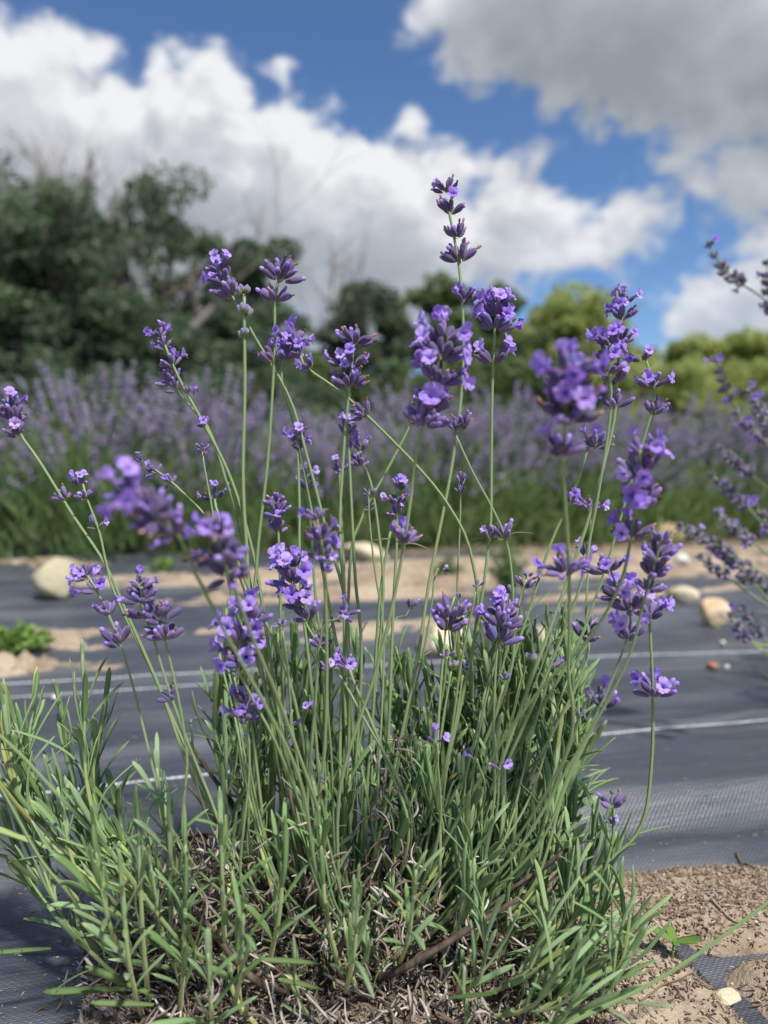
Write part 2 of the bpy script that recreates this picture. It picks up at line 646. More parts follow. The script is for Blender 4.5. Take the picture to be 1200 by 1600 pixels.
c = n_.mix(n_.m('MULTIPLY', n_.smooth(spk, 0.71, 0.76), 0.7), c, (0.42, 0.36, 0.28))
principled(n_, o_, c, n_.smooth(dust, 0.3, 0.8, 0.36, 0.55), 0.7, bump=n_.m('ADD', weave, n_.m('MULTIPLY', threads, 0.7)), bstr=0.55, bdist=0.0009)
MAT['fabric'] = m_

m_, n_, o_ = new_mat('white_thread')
c = n_.mix(n_.smooth(n_.noise(objco(n_), 60, 3, 0.6), 0.4, 0.8), (0.52, 0.53, 0.56), (0.33, 0.32, 0.31))
principled(n_, o_, c, 0.5, 0.4)
MAT['thread'] = m_

m_, n_, o_ = new_mat('mulch')
r_, a_, e_ = pv(n_)
c = n_.ramp(r_, [(0.0, (0.05, 0.034, 0.025)), (0.4, (0.16, 0.11, 0.075)), (0.75, (0.30, 0.225, 0.16)), (1.0, (0.52, 0.45, 0.36))])
principled(n_, o_, c, 0.9, 0.12)
MAT['mulch'] = m_


def stone_mat(name, c1, c2, c3):
    m_, n_, o_ = new_mat(name)
    oc = objco(n_)
    a = n_.noise(oc, 14, 6, 0.65)
    b = n_.noise(oc, 120, 4, 0.6)
    c = n_.ramp(a, [(0.28, c1), (0.5, c2), (0.72, c3)])
    c = n_.mix(n_.m('MULTIPLY', n_.smooth(b, 0.55, 0.75), 0.4), c, tuple(x * 0.45 for x in c1))
    principled(n_, o_, c, 0.8, 0.25, bump=n_.m('ADD', a, b), bstr=0.6, bdist=0.006)
    return m_
MAT['stone_cream'] = stone_mat('cream_stone', (0.38, 0.30, 0.17), (0.56, 0.48, 0.33), (0.66, 0.60, 0.46))
MAT['stone_orange'] = stone_mat('ochre_stone', (0.50, 0.26, 0.10), (0.60, 0.46, 0.29), (0.70, 0.60, 0.44))
MAT['stone_grey'] = stone_mat('olive_stone', (0.22, 0.21, 0.16), (0.44, 0.40, 0.27), (0.60, 0.53, 0.36))
MAT['stone_brick'] = stone_mat('brick_crumb', (0.30, 0.11, 0.06), (0.42, 0.18, 0.10), (0.50, 0.27, 0.17))
MAT['stone_white'] = stone_mat('white_pebble', (0.50, 0.46, 0.40), (0.65, 0.62, 0.57), (0.75, 0.73, 0.70))


def foliage_mat(name, lo, mid, hi, trans=0.35):
    m_, n_, o_ = new_mat(name)
    r_, a_, e_ = pv(n_)
    c = n_.ramp(r_, [(0.0, lo), (0.5, mid), (1.0, hi)])
    principled(n_, o_, c, 0.55, 0.3, 0, trans, n_.mix(0.4, c, tuple(x * 1.5 for x in hi)))
    return m_
MAT['oak'] = foliage_mat('dark_oak_foliage', (0.066, 0.100, 0.062), (0.094, 0.138, 0.080), (0.13, 0.185, 0.095), 0.35)  # leaf colour lightened to paint in the haze over these trees
MAT['midtree'] = foliage_mat('mid_green_foliage', (0.075, 0.115, 0.045), (0.12, 0.17, 0.065), (0.17, 0.225, 0.08))
MAT['lighttree'] = foliage_mat('yellow_green_foliage', (0.23, 0.28, 0.09), (0.33, 0.38, 0.125), (0.43, 0.47, 0.17), 0.5)
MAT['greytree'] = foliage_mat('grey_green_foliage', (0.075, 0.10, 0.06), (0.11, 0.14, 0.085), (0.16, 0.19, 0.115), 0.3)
MAT['weed'] = foliage_mat('weed_leaf', (0.13, 0.23, 0.05), (0.20, 0.32, 0.07), (0.28, 0.40, 0.11))
MAT['featherweed'] = foliage_mat('feathery_weed_leaf', (0.10, 0.17, 0.06), (0.15, 0.24, 0.09), (0.21, 0.30, 0.13))
MAT['bushleaf'] = foliage_mat('lavender_row_leaf', (0.13, 0.22, 0.07), (0.19, 0.29, 0.105), (0.27, 0.36, 0.15), 0.35)
MAT['bushflower'] = foliage_mat('lavender_row_flower', (0.27, 0.22, 0.36), (0.42, 0.335, 0.54), (0.56, 0.45, 0.72), 0.25)
MAT['nearflower'] = foliage_mat('lavender_side_flower', (0.15, 0.14, 0.17), (0.24, 0.21, 0.29), (0.36, 0.28, 0.48), 0.15)

m_, n_, o_ = new_mat('tree_bark')
nz = n_.noise(n_.vm('MULTIPLY', objco(n_), (6, 6, 1.2)), 1.5, 5, 0.6)
principled(n_, o_, n_.mix(nz, (0.07, 0.058, 0.046), (0.19, 0.165, 0.14)), 0.9, 0.1, bump=nz, bstr=0.8, bdist=0.05)
MAT['bark'] = m_
m_, n_, o_ = new_mat('dead_wood')
nz = n_.noise(n_.vm('MULTIPLY', objco(n_), (6, 6, 1.2)), 1.5, 5, 0.6)
principled(n_, o_, n_.mix(nz, (0.17, 0.15, 0.13), (0.31, 0.28, 0.25)), 0.9, 0.1)
MAT['deadwood'] = m_

# ------------------------------------------------------------------ ground sheet and fabric
ROW = R(13)                           # direction of the planting rows
cr_, sr_ = math.cos(ROW), math.sin(ROW)


def uv_row(x, y):
    return x * cr_ + y * sr_, -x * sr_ + y * cr_


def soil_z(x, y):
    """height of the soil: below the fabric, above it in the planting hole and in washed-on drifts"""
    u, v = uv_row(x, y)
    z = -0.010 + 0.006 * fbm(x * 9, y * 9, 4, 3)
    fine = fbm(x * 60, y * 60, 3, 5) - 0.5
    # planting hole round the lavender
    ex = 0.03 * (fbm(x * 14, y * 14, 4, 11) - 0.5)
    edge_y = 0.568 + 0.6 * ex - y
    edge_x = x + 0.175 + ex
    hole = np.clip(np.minimum(edge_x / 0.03, edge_y / 0.02), -1, 1)
    hz = 0.006 + 0.007 * hole + 0.012 * (fbm(x * 22, y * 22, 5, 8) - 0.45) + 0.006 * fine
    z = np.where(hole > -0.99, np.maximum(z, np.where(hole > 0, hz, -0.010 + 0.016 * (1 + hole) + 0.004 * fine)), z)
    # strip of fabric that stays bare in the hole
    s1 = np.exp(-((x - 0.207 + 0.25 * (y - 0.45)) / 0.011) ** 2) * np.clip((0.492 - y) / 0.012, 0, 1)
    s2 = np.exp(-((y - 0.462 - 0.15 * (x - 0.24)) / 0.007) ** 2) * np.clip((x - 0.205) / 0.01, 0, 1)
    z = z - 0.018 * np.clip(s1 + s2, 0, 1) * (0.75 + 0.5 * fbm(x * 80, y * 80, 3, 31))
    # drifts of sand washed over the fabric
    def drift(px, py, lu, lv, h):
        c = G(px, py)
        cu, cv = uv_row(c[0], c[1])
        return h * np.exp(-np.abs((u - cu) / lu) ** 3 - np.abs((v - cv) / lv) ** 2)
    dr = 0
    for a in ((40, 1045, .16, .05, .034), (200, 1003, .22, .036, .028), (-60, 1000, .25, .05, .024),
              (60, 884, .22, .07, .030), (280, 908, .34, .07, .030), (330, 940, .3, .022, .018),
              (640, 985, .32, .06, .028), (560, 935, .45, .07, .028), (760, 905, .75, .12, .030), (700, 885, .7, .07, .022),
              (1000, 905, .55, .05, .026), (1130, 885, .5, .08, .028), (900, 1000, .10, .025, .022), (1180, 950, .20, .02, .018),
              (960, 935, .30, .018, .018), (1190, 985, .16, .014, .014), (830, 960, .22, .02, .018), (900, 890, .8, .10, .024), (620, 905, .5, .05, .024), (1080, 925, .45, .03, .022), (1000, 870, .9, .12, .022)):
        dr = dr + drift(*a)
    rag = fbm(u * 8, v * 40, 5, 41, 0.68)
    z = z + np.where(y > 0.8, np.clip(dr * .85, 0, 0.030) * np.clip(rag * 4.2 - 1.55, 0, 1.3) + 0.003 * fine * (dr > 0.004), 0)
    return z


def fabric_z(x, y):
    u, v = uv_row(x, y)
    z = 0.004 + 0.006 * (fbm(u * 2.2, v * 11, 3, 51) - 0.5)
    z = z + 0.017 * np.exp(-((v - 0.60 - 0.02 * np.sin(u * 5)) / 0.022) ** 2) * np.clip((x - 0.02) / 0.2, 0, 1)
    z = z - 0.010 * np.exp(-((v - 0.545 - 0.02 * np.sin(u * 5)) / 0.02) ** 2) * np.clip((x - 0.02) / 0.2, 0, 1)
    z = z + 0.007 * np.exp(-((v - 0.86 - 0.03 * np.sin(u * 3)) / 0.018) ** 2) + 0.008 * np.exp(-((v - 1.38 + 0.02 * np.sin(u * 4)) / 0.02) ** 2)
    z = z + 0.006 * (fbm(u * 7, v * 26, 4, 53) - 0.5) + 0.010 * np.clip(fbm(u * 3 + 4, v * 16, 3, 57) - 0.6, 0, 1)
    z = z + 0.004 * np.sin(v * 46 + 1.5 * np.sin(u * 3)) * np.clip((v - 0.9) / 0.5, 0.15, 1)
    return z


def grow(start, stop, step, ratio):
    o_ = [start]
    while abs(o_[-1]) < abs(stop):
        step *= ratio
        o_.append(o_[-1] + math.copysign(step, stop))
    return o_


def grid(xs, ys, zf):
    X, Y = np.meshgrid(np.asarray(xs), np.asarray(ys))
    Z = zf(X, Y)
    nx, ny = len(xs), len(ys)
    i = np.arange(ny - 1)[:, None] * nx
    j = np.arange(nx - 1)[None]
    q = np.stack([i + j, i + j + 1, i + nx + j + 1, i + nx + j], -1).reshape(-1, 4)
    return np.stack([X, Y, Z], -1).reshape(-1, 3), q


xs = grow(-1.7, -900, 0.02, 1.35)[::-1] + list(np.arange(-1.69, 2.0, 0.009)) + grow(2.0, 900, 0.02, 1.35)
ys = grow(0.27, -900, 0.02, 1.35)[::-1] + list(np.arange(0.28, 0.66, 0.0045)) + list(np.arange(0.66, 3.3, 0.009)) + grow(3.3, 1200, 0.02, 1.35)


def ground_z(X, Y):
    z = soil_z(X, Y)
    near = (np.abs(X) < 2.2) & (Y > 0.2) & (Y < 3.6)
    return np.where(near, z, -0.008 + 0.0 * X)
v, q = grid(xs, ys, ground_z)
mb = MB()
mb.add(v, q)
ground = mb.build('ground', MAT['soil'])
tag(ground, kind='structure')

fab = empty('ground_fabric', G(600, 1000))
tag(fab, 'black woven weed barrier fabric with white marker threads spread over the soil', 'fabric')
fx = np.arange(-1.9, 2.1, 0.014)
fy = np.concatenate([np.arange(0.26, 0.9, 0.009), np.arange(0.9, 2.62, 0.014)])
v, q = grid(fx, fy, fabric_z)
mb = MB()
mb.add(v, q)
sheet = mb.build('sheet', MAT['fabric'], fab, origin=None)
sheet.location = -Vector(fab.location)


def marker(pts_px, width, beads, lift=0.0012):
    """white twisted thread woven into the fabric"""
    g_ = np.array([G(a, b) for a, b in pts_px])
    n = max(40, int(np.linalg.norm(g_[-1] - g_[0]) / beads))
    p = catmull(g_, n)
    p[:, 2] = fabric_z(p[:, 0], p[:, 1]) + lift
    mb = MB()
    k = np.arange(n)
    tube(mb, p, width * (0.8 + 0.3 * np.sin(k * 2 * math.pi / 3.0)), 6, [1, 0.6, 0.6, 1, 0.6, 0.6])
    o_ = mb.build('marker_thread', MAT['thread'], fab)
    o_.location = -Vector(fab.location)
marker([(-260, 1278), (100, 1241), (300, 1220), (620, 1188), (930, 1156), (1200, 1131), (1420, 1112)], 0.0022, 0.0022)
marker([(-200, 1089), (0, 1076), (300, 1057), (620, 1043), (960, 1031), (1200, 1020), (1400, 1013)], 0.0021, 0.003, 0.0008)
marker([(-200, 1108), (0, 1096), (300, 1076), (470, 1066)], 0.0018, 0.003, 0.0008)

# ------------------------------------------------------------------ mulch, crumbs, dry straw on the soil
mb = MB()
placed = 0
while placed < 16000:
    n = 400
    x = rng.uniform(-0.2, 0.36, n)
    y = rng.uniform(0.37, 0.60, n)
    ex = 0.03 * (fbm(x * 14, y * 14, 4, 11) - 0.5)
    sz = soil_z(x, y)
    ok = (sz > fabric_z(x, y) - 0.001) & (fbm(x * 18, y * 18, 3, 77) + rng.uniform(-.2, .2, n) > 0.38)
    for xx, yy, zz in zip(x[ok], y[ok], sz[ok]):
        L = rng.uniform(0.0010, 0.0042) * (3.0 if rng.random() < 0.04 else 1)
        ang = rng.uniform(0, math.pi)
        dv = np.array([math.cos(ang), math.sin(ang), rng.uniform(-.35, .45)])
        c0 = np.array([xx, yy, zz + 0.0008])
        bend = rng.normal(0, 0.0006, 3)
        tube(mb, [c0 - dv * L / 2, c0 + bend, c0 + dv * L / 2], np.array([0.6, 1, 0.5]) * rng.uniform(0.0003, 0.00075), 4, rnd=float(rng.beta(2.4, 1.5)), cap=False)
        placed += 1
for k in range(900):
    xx, yy = rng.uniform(-.35, .45), 0.57 + abs(rng.normal(0, .16))
    if rng.random() < .35:
        xx, yy = rng.uniform(-.4, -.17), rng.uniform(.40, .58)
    zz = float(max(soil_z(np.array([xx]), np.array([yy]))[0], fabric_z(np.array([xx]), np.array([yy]))[0]))
    L = rng.uniform(0.001, 0.003)
    ang = rng.uniform(0, math.pi)
    dv = np.array([math.cos(ang), math.sin(ang), rng.uniform(-.1, .2)])
    c0 = np.array([xx, yy, zz + 0.0006])
    tube(mb, [c0 - dv * L / 2, c0, c0 + dv * L / 2], np.array([0.6, 1, 0.5]) * rng.uniform(0.0003, 0.0006), 4, rnd=float(rng.beta(2.4, 1.2)), cap=False)
tag(mb.build('mulch_litter', MAT['mulch']), 'brown shredded mulch and chaff scattered on the sandy soil', 'mulch', kind='stuff')

for pts, lab, rad, rnd in (
        ([(998, 1456), (1030, 1478), (1068, 1487)], 'pale curved straw lying beside the leafy seedling', 0.0008, 0.95),
        ([(990, 1462), (1020, 1490)], 'short pale straw lying next to the longer curved straw', 0.0008, 0.9),
        ([(1150, 1340), (1168, 1372), (1186, 1382)], 'reddish brown twig resting on the fabric edge', 0.0009, 0.42),
        ([(1000, 1600), (1030, 1578), (1075, 1560)], 'thin rust coloured pine needle on the mulch', 0.0006, 0.5),
        ([(1110, 1440), (1140, 1470), (1165, 1480)], 'grey straw half buried in sandy soil', 0.0009, 0.85)):
    p = np.array([G(a, b) for a, b in pts])
    p = catmull(p, 9)
    p[:, 2] = np.maximum(soil_z(p[:, 0], p[:, 1]), fabric_z(p[:, 0], p[:, 1])) + 0.002
    mb = MB()
    tube(mb, p, np.linspace(1, .6, 9) * rad, 5, rnd=rnd)
    tag(mb.build('dry_straw', MAT['mulch'], origin=p[0]), lab, 'straw', 'dry straws on the soil')


# ------------------------------------------------------------------ stones
def stone(px, py, w_px, h_px, label, mat, seed, name='stone', group='stones lying on the fabric', flat=1.0, facets=9, sink=0.12):
    """a chipped boulder whose foot is seen at (px, py)"""
    b = G(px, py)
    dep = to_px(b)[2][0]
    w_, h_ = w_px / F_PX * dep, h_px / F_PX * dep
    rs = np.random.default_rng(seed)
    import bmesh
    bm = bmesh.new()
    bmesh.ops.create_icosphere(bm, subdivisions=4 if w_px > 30 else 3, radius=1)
    v_ = np.array([x.co for x in bm.verts])
    dirs = rs.normal(size=(facets, 3))
    dirs /= np.linalg.norm(dirs, axis=1)[:, None]
    for dd in dirs:                      # chip planes off
        lim = rs.uniform(0.50, 0.80)
        t = v_ @ dd
        v_ = v_ - np.clip(t - lim, 0, None)[:, None] * dd * 0.85
    k = 0.05 * (fbm(v_[:, 0] * 3 + 5, v_[:, 1] * 3 + v_[:, 2] * 2, 4, seed) - 0.5) * 2
    v_ = v_ * (1 + k)[:, None]
    v_[:, 0] *= w_ / 2
    v_[:, 1] *= w_ / 2 * 0.85 * flat
    v_[:, 2] *= h_ / 2 / (1 - sink)
    for x, co in zip(bm.verts, v_):
        x.co = co
    me = bpy.data.meshes.new(name)
    bm.to_mesh(me)
    bm.free()
    me.polygons.foreach_set('use_smooth', np.ones(len(me.polygons), bool))
    me.materials.append(mat)
    z = max(float(soil_z(b[:1], b[1:2])[0]), float(fabric_z(b[:1], b[1:2])[0]))
    o_ = link(name, me, None, (b[0], b[1] + w_ * 0.4, z + h_ / 2 * (1 - sink)))
    o_.rotation_euler = (0, 0, rs.uniform(-.3, .3))
    tag(o_, label, 'stone', group)
    return o_
stone(68, 946, 96, 76, 'large rounded olive grey boulder beside the low bright weed', MAT['stone_grey'], 3, facets=12)
stone(1124, 988, 60, 46, 'blocky cream and ochre stone alone on the bare fabric', MAT['stone_orange'], 5, facets=11)
stone(1074, 957, 52, 26, 'low smooth buff stone beside the blocky ochre stone', MAT['stone_cream'], 8, facets=4)
stone(1052, 850, 58, 34, 'tan stone lying under the lavender row edge', MAT['stone_orange'], 9, facets=7)
stone(568, 884, 92, 34, 'wide flat buff stone at the foot of the lavender row', MAT['stone_cream'], 12, facets=10)
stone(690, 1032, 84, 56, 'pale yellowish stone half hidden behind the lavender leaves', MAT['stone_cream'], 14, facets=8)
stone(845, 1020, 40, 40, 'small grey stone behind the lavender stems', MAT['stone_grey'], 15, facets=8)
stone(1117, 1053, 22, 12, 'small reddish brick crumb on the fabric near the white thread', MAT['stone_brick'], 17, facets=9)
stone(1142, 1600, 44, 24, 'cream pebble on the sand beside the bare fabric strip', MAT['stone_cream'], 19, facets=7, group='pebbles on the soil')
stone(85, 1101, 16, 10, 'little white pebble beside the double white thread', MAT['stone_white'], 20, facets=7)
stone(1137, 1052, 9, 8, 'tiny white pebble beside the brick crumb', MAT['stone_white'], 21, facets=6)
stone(1130, 1014, 11, 9, 'tiny pale pebble in front of the blocky ochre stone', MAT['stone_white'], 22, facets=6)
stone(1068, 900, 26, 18, 'small pale stone on the sand drift', MAT['stone_white'], 23, facets=6)
mb = MB()
oct_v = np.array([[1, 0, 0], [0, 1, 0], [-1, 0, 0], [0, -1, 0], [0, 0, 1], [0, 0, -1.0]])
oct_t = [[0, 1, 4], [1, 2, 4], [2, 3, 4], [3, 0, 4], [1, 0, 5], [2, 1, 5], [3, 2, 5], [0, 3, 5]]
for k in range(260):
    x, y = rng.uniform(0.08, 0.36), rng.uniform(0.40, 0.585)
    z = float(soil_z(np.array([x]), np.array([y]))[0])
    sz = rng.uniform(0.0006, 0.0022)
    mb.add(oct_v * rng.uniform(.6, 1.1, (6, 3)) * sz + [x, y, z + sz * .3], None, oct_t, [rng.uniform(.75, 1), 0, 0])
tag(mb.build('gravel', MAT['mulch'], smooth=False), 'fine pale gravel grains strewn over the sandy soil', 'gravel', kind='stuff')


# ------------------------------------------------------------------ trees
def leaf_cloud(mb, centers, radii, n_per, size, seed, squash=0.8, keep=None):
    """many small leaf-sized faces spread through clumps"""
    rs = np.random.default_rng(seed)
    for c, r, n in zip(centers, radii, n_per):
        dirs = rs.normal(size=(n, 3))
        dirs /= np.linalg.norm(dirs, axis=1)[:, None]
        rr = r * rs.uniform(0.25, 1.0, n) ** 0.5
        p = c + dirs * rr[:, None] * np.array([rs.uniform(.7, 1.5), rs.uniform(.7, 1.5), squash * rs.uniform(.6, 1.3)])
        s = size * rs.uniform(0.4, 1.1, n)
        a = rs.normal(size=(n, 3))
        a /= np.linalg.norm(a, axis=1)[:, None]
        b = np.cross(a, rs.normal(size=(n, 3)))
        b /= np.maximum(np.linalg.norm(b, axis=1)[:, None], 1e-6)
        a, b = a * s[:, None], b * (s * 0.62)[:, None]
        v_ = np.stack([p - a, p + b * 0.9, p + a, p - b * 0.9], 1).reshape(-1, 3)
        q_ = np.arange(n * 4).reshape(-1, 4)
        at = np.zeros((n, 4, 3))
        base = rs.uniform(0.1, 0.9)
        at[:, :, 0] = np.clip(base + rs.normal(0, 0.22, n), 0, 1)[:, None]
        mb.add(v_, q_, None, at.reshape(-1, 3))


def limbs(mb, base, tip, r0, depth, rs, ends, spread=0.6, kids=3):
    n = 7
    mid = (base + tip) / 2 + rs.normal(0, 0.06, 3) * np.linalg.norm(tip - base)
    p = catmull([base, mid, tip], n)
    tube(mb, p, np.linspace(r0, r0 * 0.55, n), 7 if depth > 1 else 5, rnd=rs.random())
    ends.append(p[-1])
    if depth <= 0:
        return
    L = np.linalg.norm(tip - base)
    ax = norm(tip - base)
    for k in range(kids):
        t = rs.uniform(0.45, 1.0)
        s = p[int(t * (n - 1))]
        dv = norm(ax + rs.normal(0, spread, 3) + np.array([0, 0, 0.15]))
        limbs(mb, s, s + dv * L * rs.uniform(0.5, 0.75), r0 * 0.5, depth - 1, rs, ends, spread, kids)


def tree(px, top_py, dist, width_px, mat, label, seed, crown_low=0.25, density=1.0, leaf=0.13, group='trees at the edge of the wood', clumps=34, name='leafy_tree'):
    rs = np.random.default_rng(seed)
    x = (px - 600) / F_PX * dist
    H = CAM_H + (720 - top_py) / F_PX * dist
    W = width_px / F_PX * dist / 2
    root = empty(name, (x, dist, -0.01))
    tag(root, label, 'tree', group)
    mb = MB()
    ends = []
    lean = rs.normal(0, 0.04, 2) * H
    top = np.array([lean[0], lean[1], H * 0.62])
    tube(mb, catmull([[0, 0, 0], [lean[0] * .3, lean[1] * .3, H * .3], top], 9), np.linspace(0.045, 0.02, 9) * H, 9)
    for k in range(7):
        z0 = H * rs.uniform(0.22, 0.6)
        s = np.array([lean[0] * z0 / H, lean[1] * z0 / H, z0])
        an = k * 2.4 + rs.uniform(-.4, .4)
        e = s + np.array([math.cos(an) * W * .75, math.sin(an) * W * .75, H * rs.uniform(.12, .3)])
        limbs(mb, s, e, 0.013 * H, 1, rs, ends, 0.5, 3)
    tr = mb.build('trunk', MAT['bark'], root)
    # crown: uneven clumps, more at the rim, gaps between them
    C, Rr, N = [], [], []
    zc = H * (1 + crown_low) / 2
    hz = H * (1 - crown_low) / 2
    for k in range(int(clumps * 1.9)):
        dv = rs.normal(size=3)
        dv /= np.linalg.norm(dv)
        rr = rs.uniform(0.35, 1.0) ** 0.6
        r = W * rs.uniform(0.11, 0.30)
        c = np.array([dv[0] * (W - r * .6) * rr, dv[1] * (W - r * .6) * rr, zc + dv[2] * (hz - r * .7) * rr])
        if c[2] > zc:                     # narrower towards the top
            f_ = 1 - 0.35 * (c[2] - zc) / hz
            c[:2] *= f_
        C.append(c); Rr.append(r); N.append(int(density * 230 * (r / (W * .25)) ** 1.6))
    for k in range(6):
        C.append(np.array([rs.normal(0, W * .28), rs.normal(0, W * .28), H - W * rs.uniform(.22, .5)])); Rr.append(W * .3); N.append(int(260 * density))
    for e in ends[::2]:
        C.append(e); Rr.append(W * .2); N.append(int(90 * density))
    mb = MB()
    leaf_cloud(mb, C, Rr, N, leaf * dist / 20, seed + 1)
    mb.build('crown', mat, root, smooth=False)
    return root


def bare_tree(px, top_py, dist, width_px, label, seed, kids=4, r=0.02, lean=0.0, depth=3):
    rs = np.random.default_rng(seed)
    x = (px - 600) / F_PX * dist
    H = CAM_H + (720 - top_py) / F_PX * dist
    W = width_px / F_PX * dist / 2
    root = empty('bare_tree', (x, dist, -0.01))
    tag(root, label, 'tree', 'leafless trees in the wood')
    mb = MB()
    p = catmull([[0, 0, 0], [lean * .4, 0, H * .4], [lean, 0, H * .93]], 12)
    tube(mb, p, np.linspace(r, r * .15, 12) * H, 8)
    mb.build('trunk', MAT['deadwood'], root)
    ends = []
    mb = MB()
    for k in range(9):
        t = rs.uniform(0.35, 0.95)
        s = p[int(t * 11)]
        an = k * 2.4
        e = s + np.array([math.cos(an) * W, math.sin(an) * W, (H - s[2]) * rs.uniform(.5, 1.0)]) * rs.uniform(.6, 1)
        limbs(mb, s, e, r * .33 * H, depth - 1, rs, ends, 0.42, kids)
    mb.build('crown', MAT['deadwood'], root)
    return root


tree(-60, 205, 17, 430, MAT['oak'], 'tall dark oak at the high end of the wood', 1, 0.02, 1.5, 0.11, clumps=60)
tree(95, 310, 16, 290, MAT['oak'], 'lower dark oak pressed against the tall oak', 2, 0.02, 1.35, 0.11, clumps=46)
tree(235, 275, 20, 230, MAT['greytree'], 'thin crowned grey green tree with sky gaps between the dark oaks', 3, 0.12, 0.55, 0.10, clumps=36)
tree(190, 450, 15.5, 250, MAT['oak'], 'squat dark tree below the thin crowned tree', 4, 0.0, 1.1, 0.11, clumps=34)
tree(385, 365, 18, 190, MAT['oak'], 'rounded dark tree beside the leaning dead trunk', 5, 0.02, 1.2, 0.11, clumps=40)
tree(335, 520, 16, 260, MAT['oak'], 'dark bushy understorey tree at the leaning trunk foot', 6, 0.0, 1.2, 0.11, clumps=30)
tree(480, 545, 20, 180, MAT['midtree'], 'low green tree filling the gap below the bare crown', 16, 0.0, 1.1, 0.12, clumps=26)
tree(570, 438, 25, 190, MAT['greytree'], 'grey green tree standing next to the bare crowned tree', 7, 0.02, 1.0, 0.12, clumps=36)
tree(690, 438, 27, 150, MAT['midtree'], 'dark mid green tree behind the tallest lavender stem', 8, 0.02, 1.1, 0.12, clumps=32)
tree(775, 450, 29, 150, MAT['midtree'], 'mid green tree between dark wood and yellow green trees', 9, 0.02, 1.1, 0.12, clumps=32)
tree(880, 458, 31, 210, MAT['lighttree'], 'tallest yellow green sunlit tree', 10, 0.0, 1.1, 0.11, clumps=40)
tree(975, 545, 30, 170, MAT['lighttree'], 'low yellow green tree in the dip of the treeline', 11, 0.0, 1.1, 0.11, clumps=28)
tree(1055, 525, 32, 150, MAT['lighttree'], 'rounded yellow green tree under the small low cloud', 12, 0.0, 1.1, 0.11, clumps=30)
tree(1150, 518, 32, 160, MAT['lighttree'], 'broad yellow green tree at the end of the treeline', 13, 0.0, 1.1, 0.11, clumps=34)
tree(1250, 525, 31, 160, MAT['lighttree'], 'yellow green tree just past the broad end tree', 14, 0.0, 1.1, 0.11, clumps=34)
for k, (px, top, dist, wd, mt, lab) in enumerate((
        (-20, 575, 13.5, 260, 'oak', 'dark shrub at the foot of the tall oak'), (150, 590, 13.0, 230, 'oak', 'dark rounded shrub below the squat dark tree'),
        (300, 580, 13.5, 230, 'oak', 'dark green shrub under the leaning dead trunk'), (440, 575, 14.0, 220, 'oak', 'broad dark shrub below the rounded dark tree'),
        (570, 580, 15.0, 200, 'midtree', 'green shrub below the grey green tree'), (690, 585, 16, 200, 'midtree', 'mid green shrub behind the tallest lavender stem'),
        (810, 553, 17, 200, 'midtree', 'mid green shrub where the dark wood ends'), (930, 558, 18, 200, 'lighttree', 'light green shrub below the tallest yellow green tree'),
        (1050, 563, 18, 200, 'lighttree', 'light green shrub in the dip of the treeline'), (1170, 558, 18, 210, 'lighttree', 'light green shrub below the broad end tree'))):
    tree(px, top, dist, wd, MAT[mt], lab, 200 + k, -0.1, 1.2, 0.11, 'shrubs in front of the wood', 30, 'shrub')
bare_tree(105, 215, 21, 130, 'pale leafless tree with fine twigs above the oaks', 31, 4, 0.013)
bare_tree(180, 300, 22, 150, 'leafless tree with spreading twigs behind the thin crowned tree', 32, 4, 0.013)
bare_tree(412, 312, 24, 60, 'slender leafless spire above the rounded dark tree', 33, 3, 0.008)
bare_tree(520, 362, 24, 110, 'forked leafless tree above the low gap in the wood', 34, 2, 0.011)
bare_tree(150, 560, 15.2, 200, 'grey dead brush in front of the squat dark tree', 36, 3, 0.012, depth=3)
lt = empty('leaning_trunk', ((225 - 600) / F_PX * 15, 15, 0))
tag(lt, 'pale dead trunk leaning across the dark wood', 'tree')
mb = MB()
p0 = P(225, 600, 15) - np.array(lt.location); p1 = P(345, 470, 15) - np.array(lt.location)
p0b = np.array([-0.9, 0, -0.2])
tube(mb, catmull([p0b, p0, (p0 + p1) / 2 + [0, 0, .05], p1], 14), np.linspace(.16, .085, 14), 8)
mb.build('trunk', MAT['deadwood'], lt)
mb = MB()
ends = []
rs = np.random.default_rng(5)
for k in range(4):
    s = p1 + (p0 - p1) * k * 0.12
    limbs(mb, s, s + np.array([rs.uniform(-.2, .9), rs.normal(0, .3), rs.uniform(.5, 1.2)]), .035, 1, rs, ends, .5, 2)
mb.build('crown', MAT['deadwood'], lt)


# ------------------------------------------------------------------ lavender row in the distance
def spike_tpl(mb, base, dirv, length, rs, rad=0.006, n=20, mat=0, lo=0.0, hi=1.0):
    """a simple flower spike of small buds, in whorls, for the far bushes"""
    z = norm(dirv)
    x = norm(np.cross(z, rs.normal(size=3)))
    y = np.cross(z, x)
    w_ = max(3, int(n / 5))
    for k in range(n):
        t = (k % w_ + rs.uniform(-.15, .15)) / w_
        an = rs.uniform(0, 2 * math.pi)
        o_ = x * math.cos(an) + y * math.sin(an)
        p = base + z * length * t
        dv = norm(o_ * 0.9 + z * 0.8)
        L = rad * rs.uniform(.9, 1.6) * (1.1 - .4 * t)
        s1 = norm(np.cross(dv, z)) * L * .36
        s2 = norm(np.cross(dv, s1)) * L * .36
        v_ = np.array([p, p + dv * L * .55 + s1, p + dv * L * .55 + s2, p + dv * L * .55 - s1, p + dv * L * .55 - s2, p + dv * L * 1.1])
        t_ = [[0, 2, 1], [0, 3, 2], [0, 4, 3], [0, 1, 4], [5, 1, 2], [5, 2, 3], [5, 3, 4], [5, 4, 1]]
        mb.add(v_, None, t_, [np.clip(rs.normal((lo + hi) / 2, .25), lo, hi), t, 0], mat)


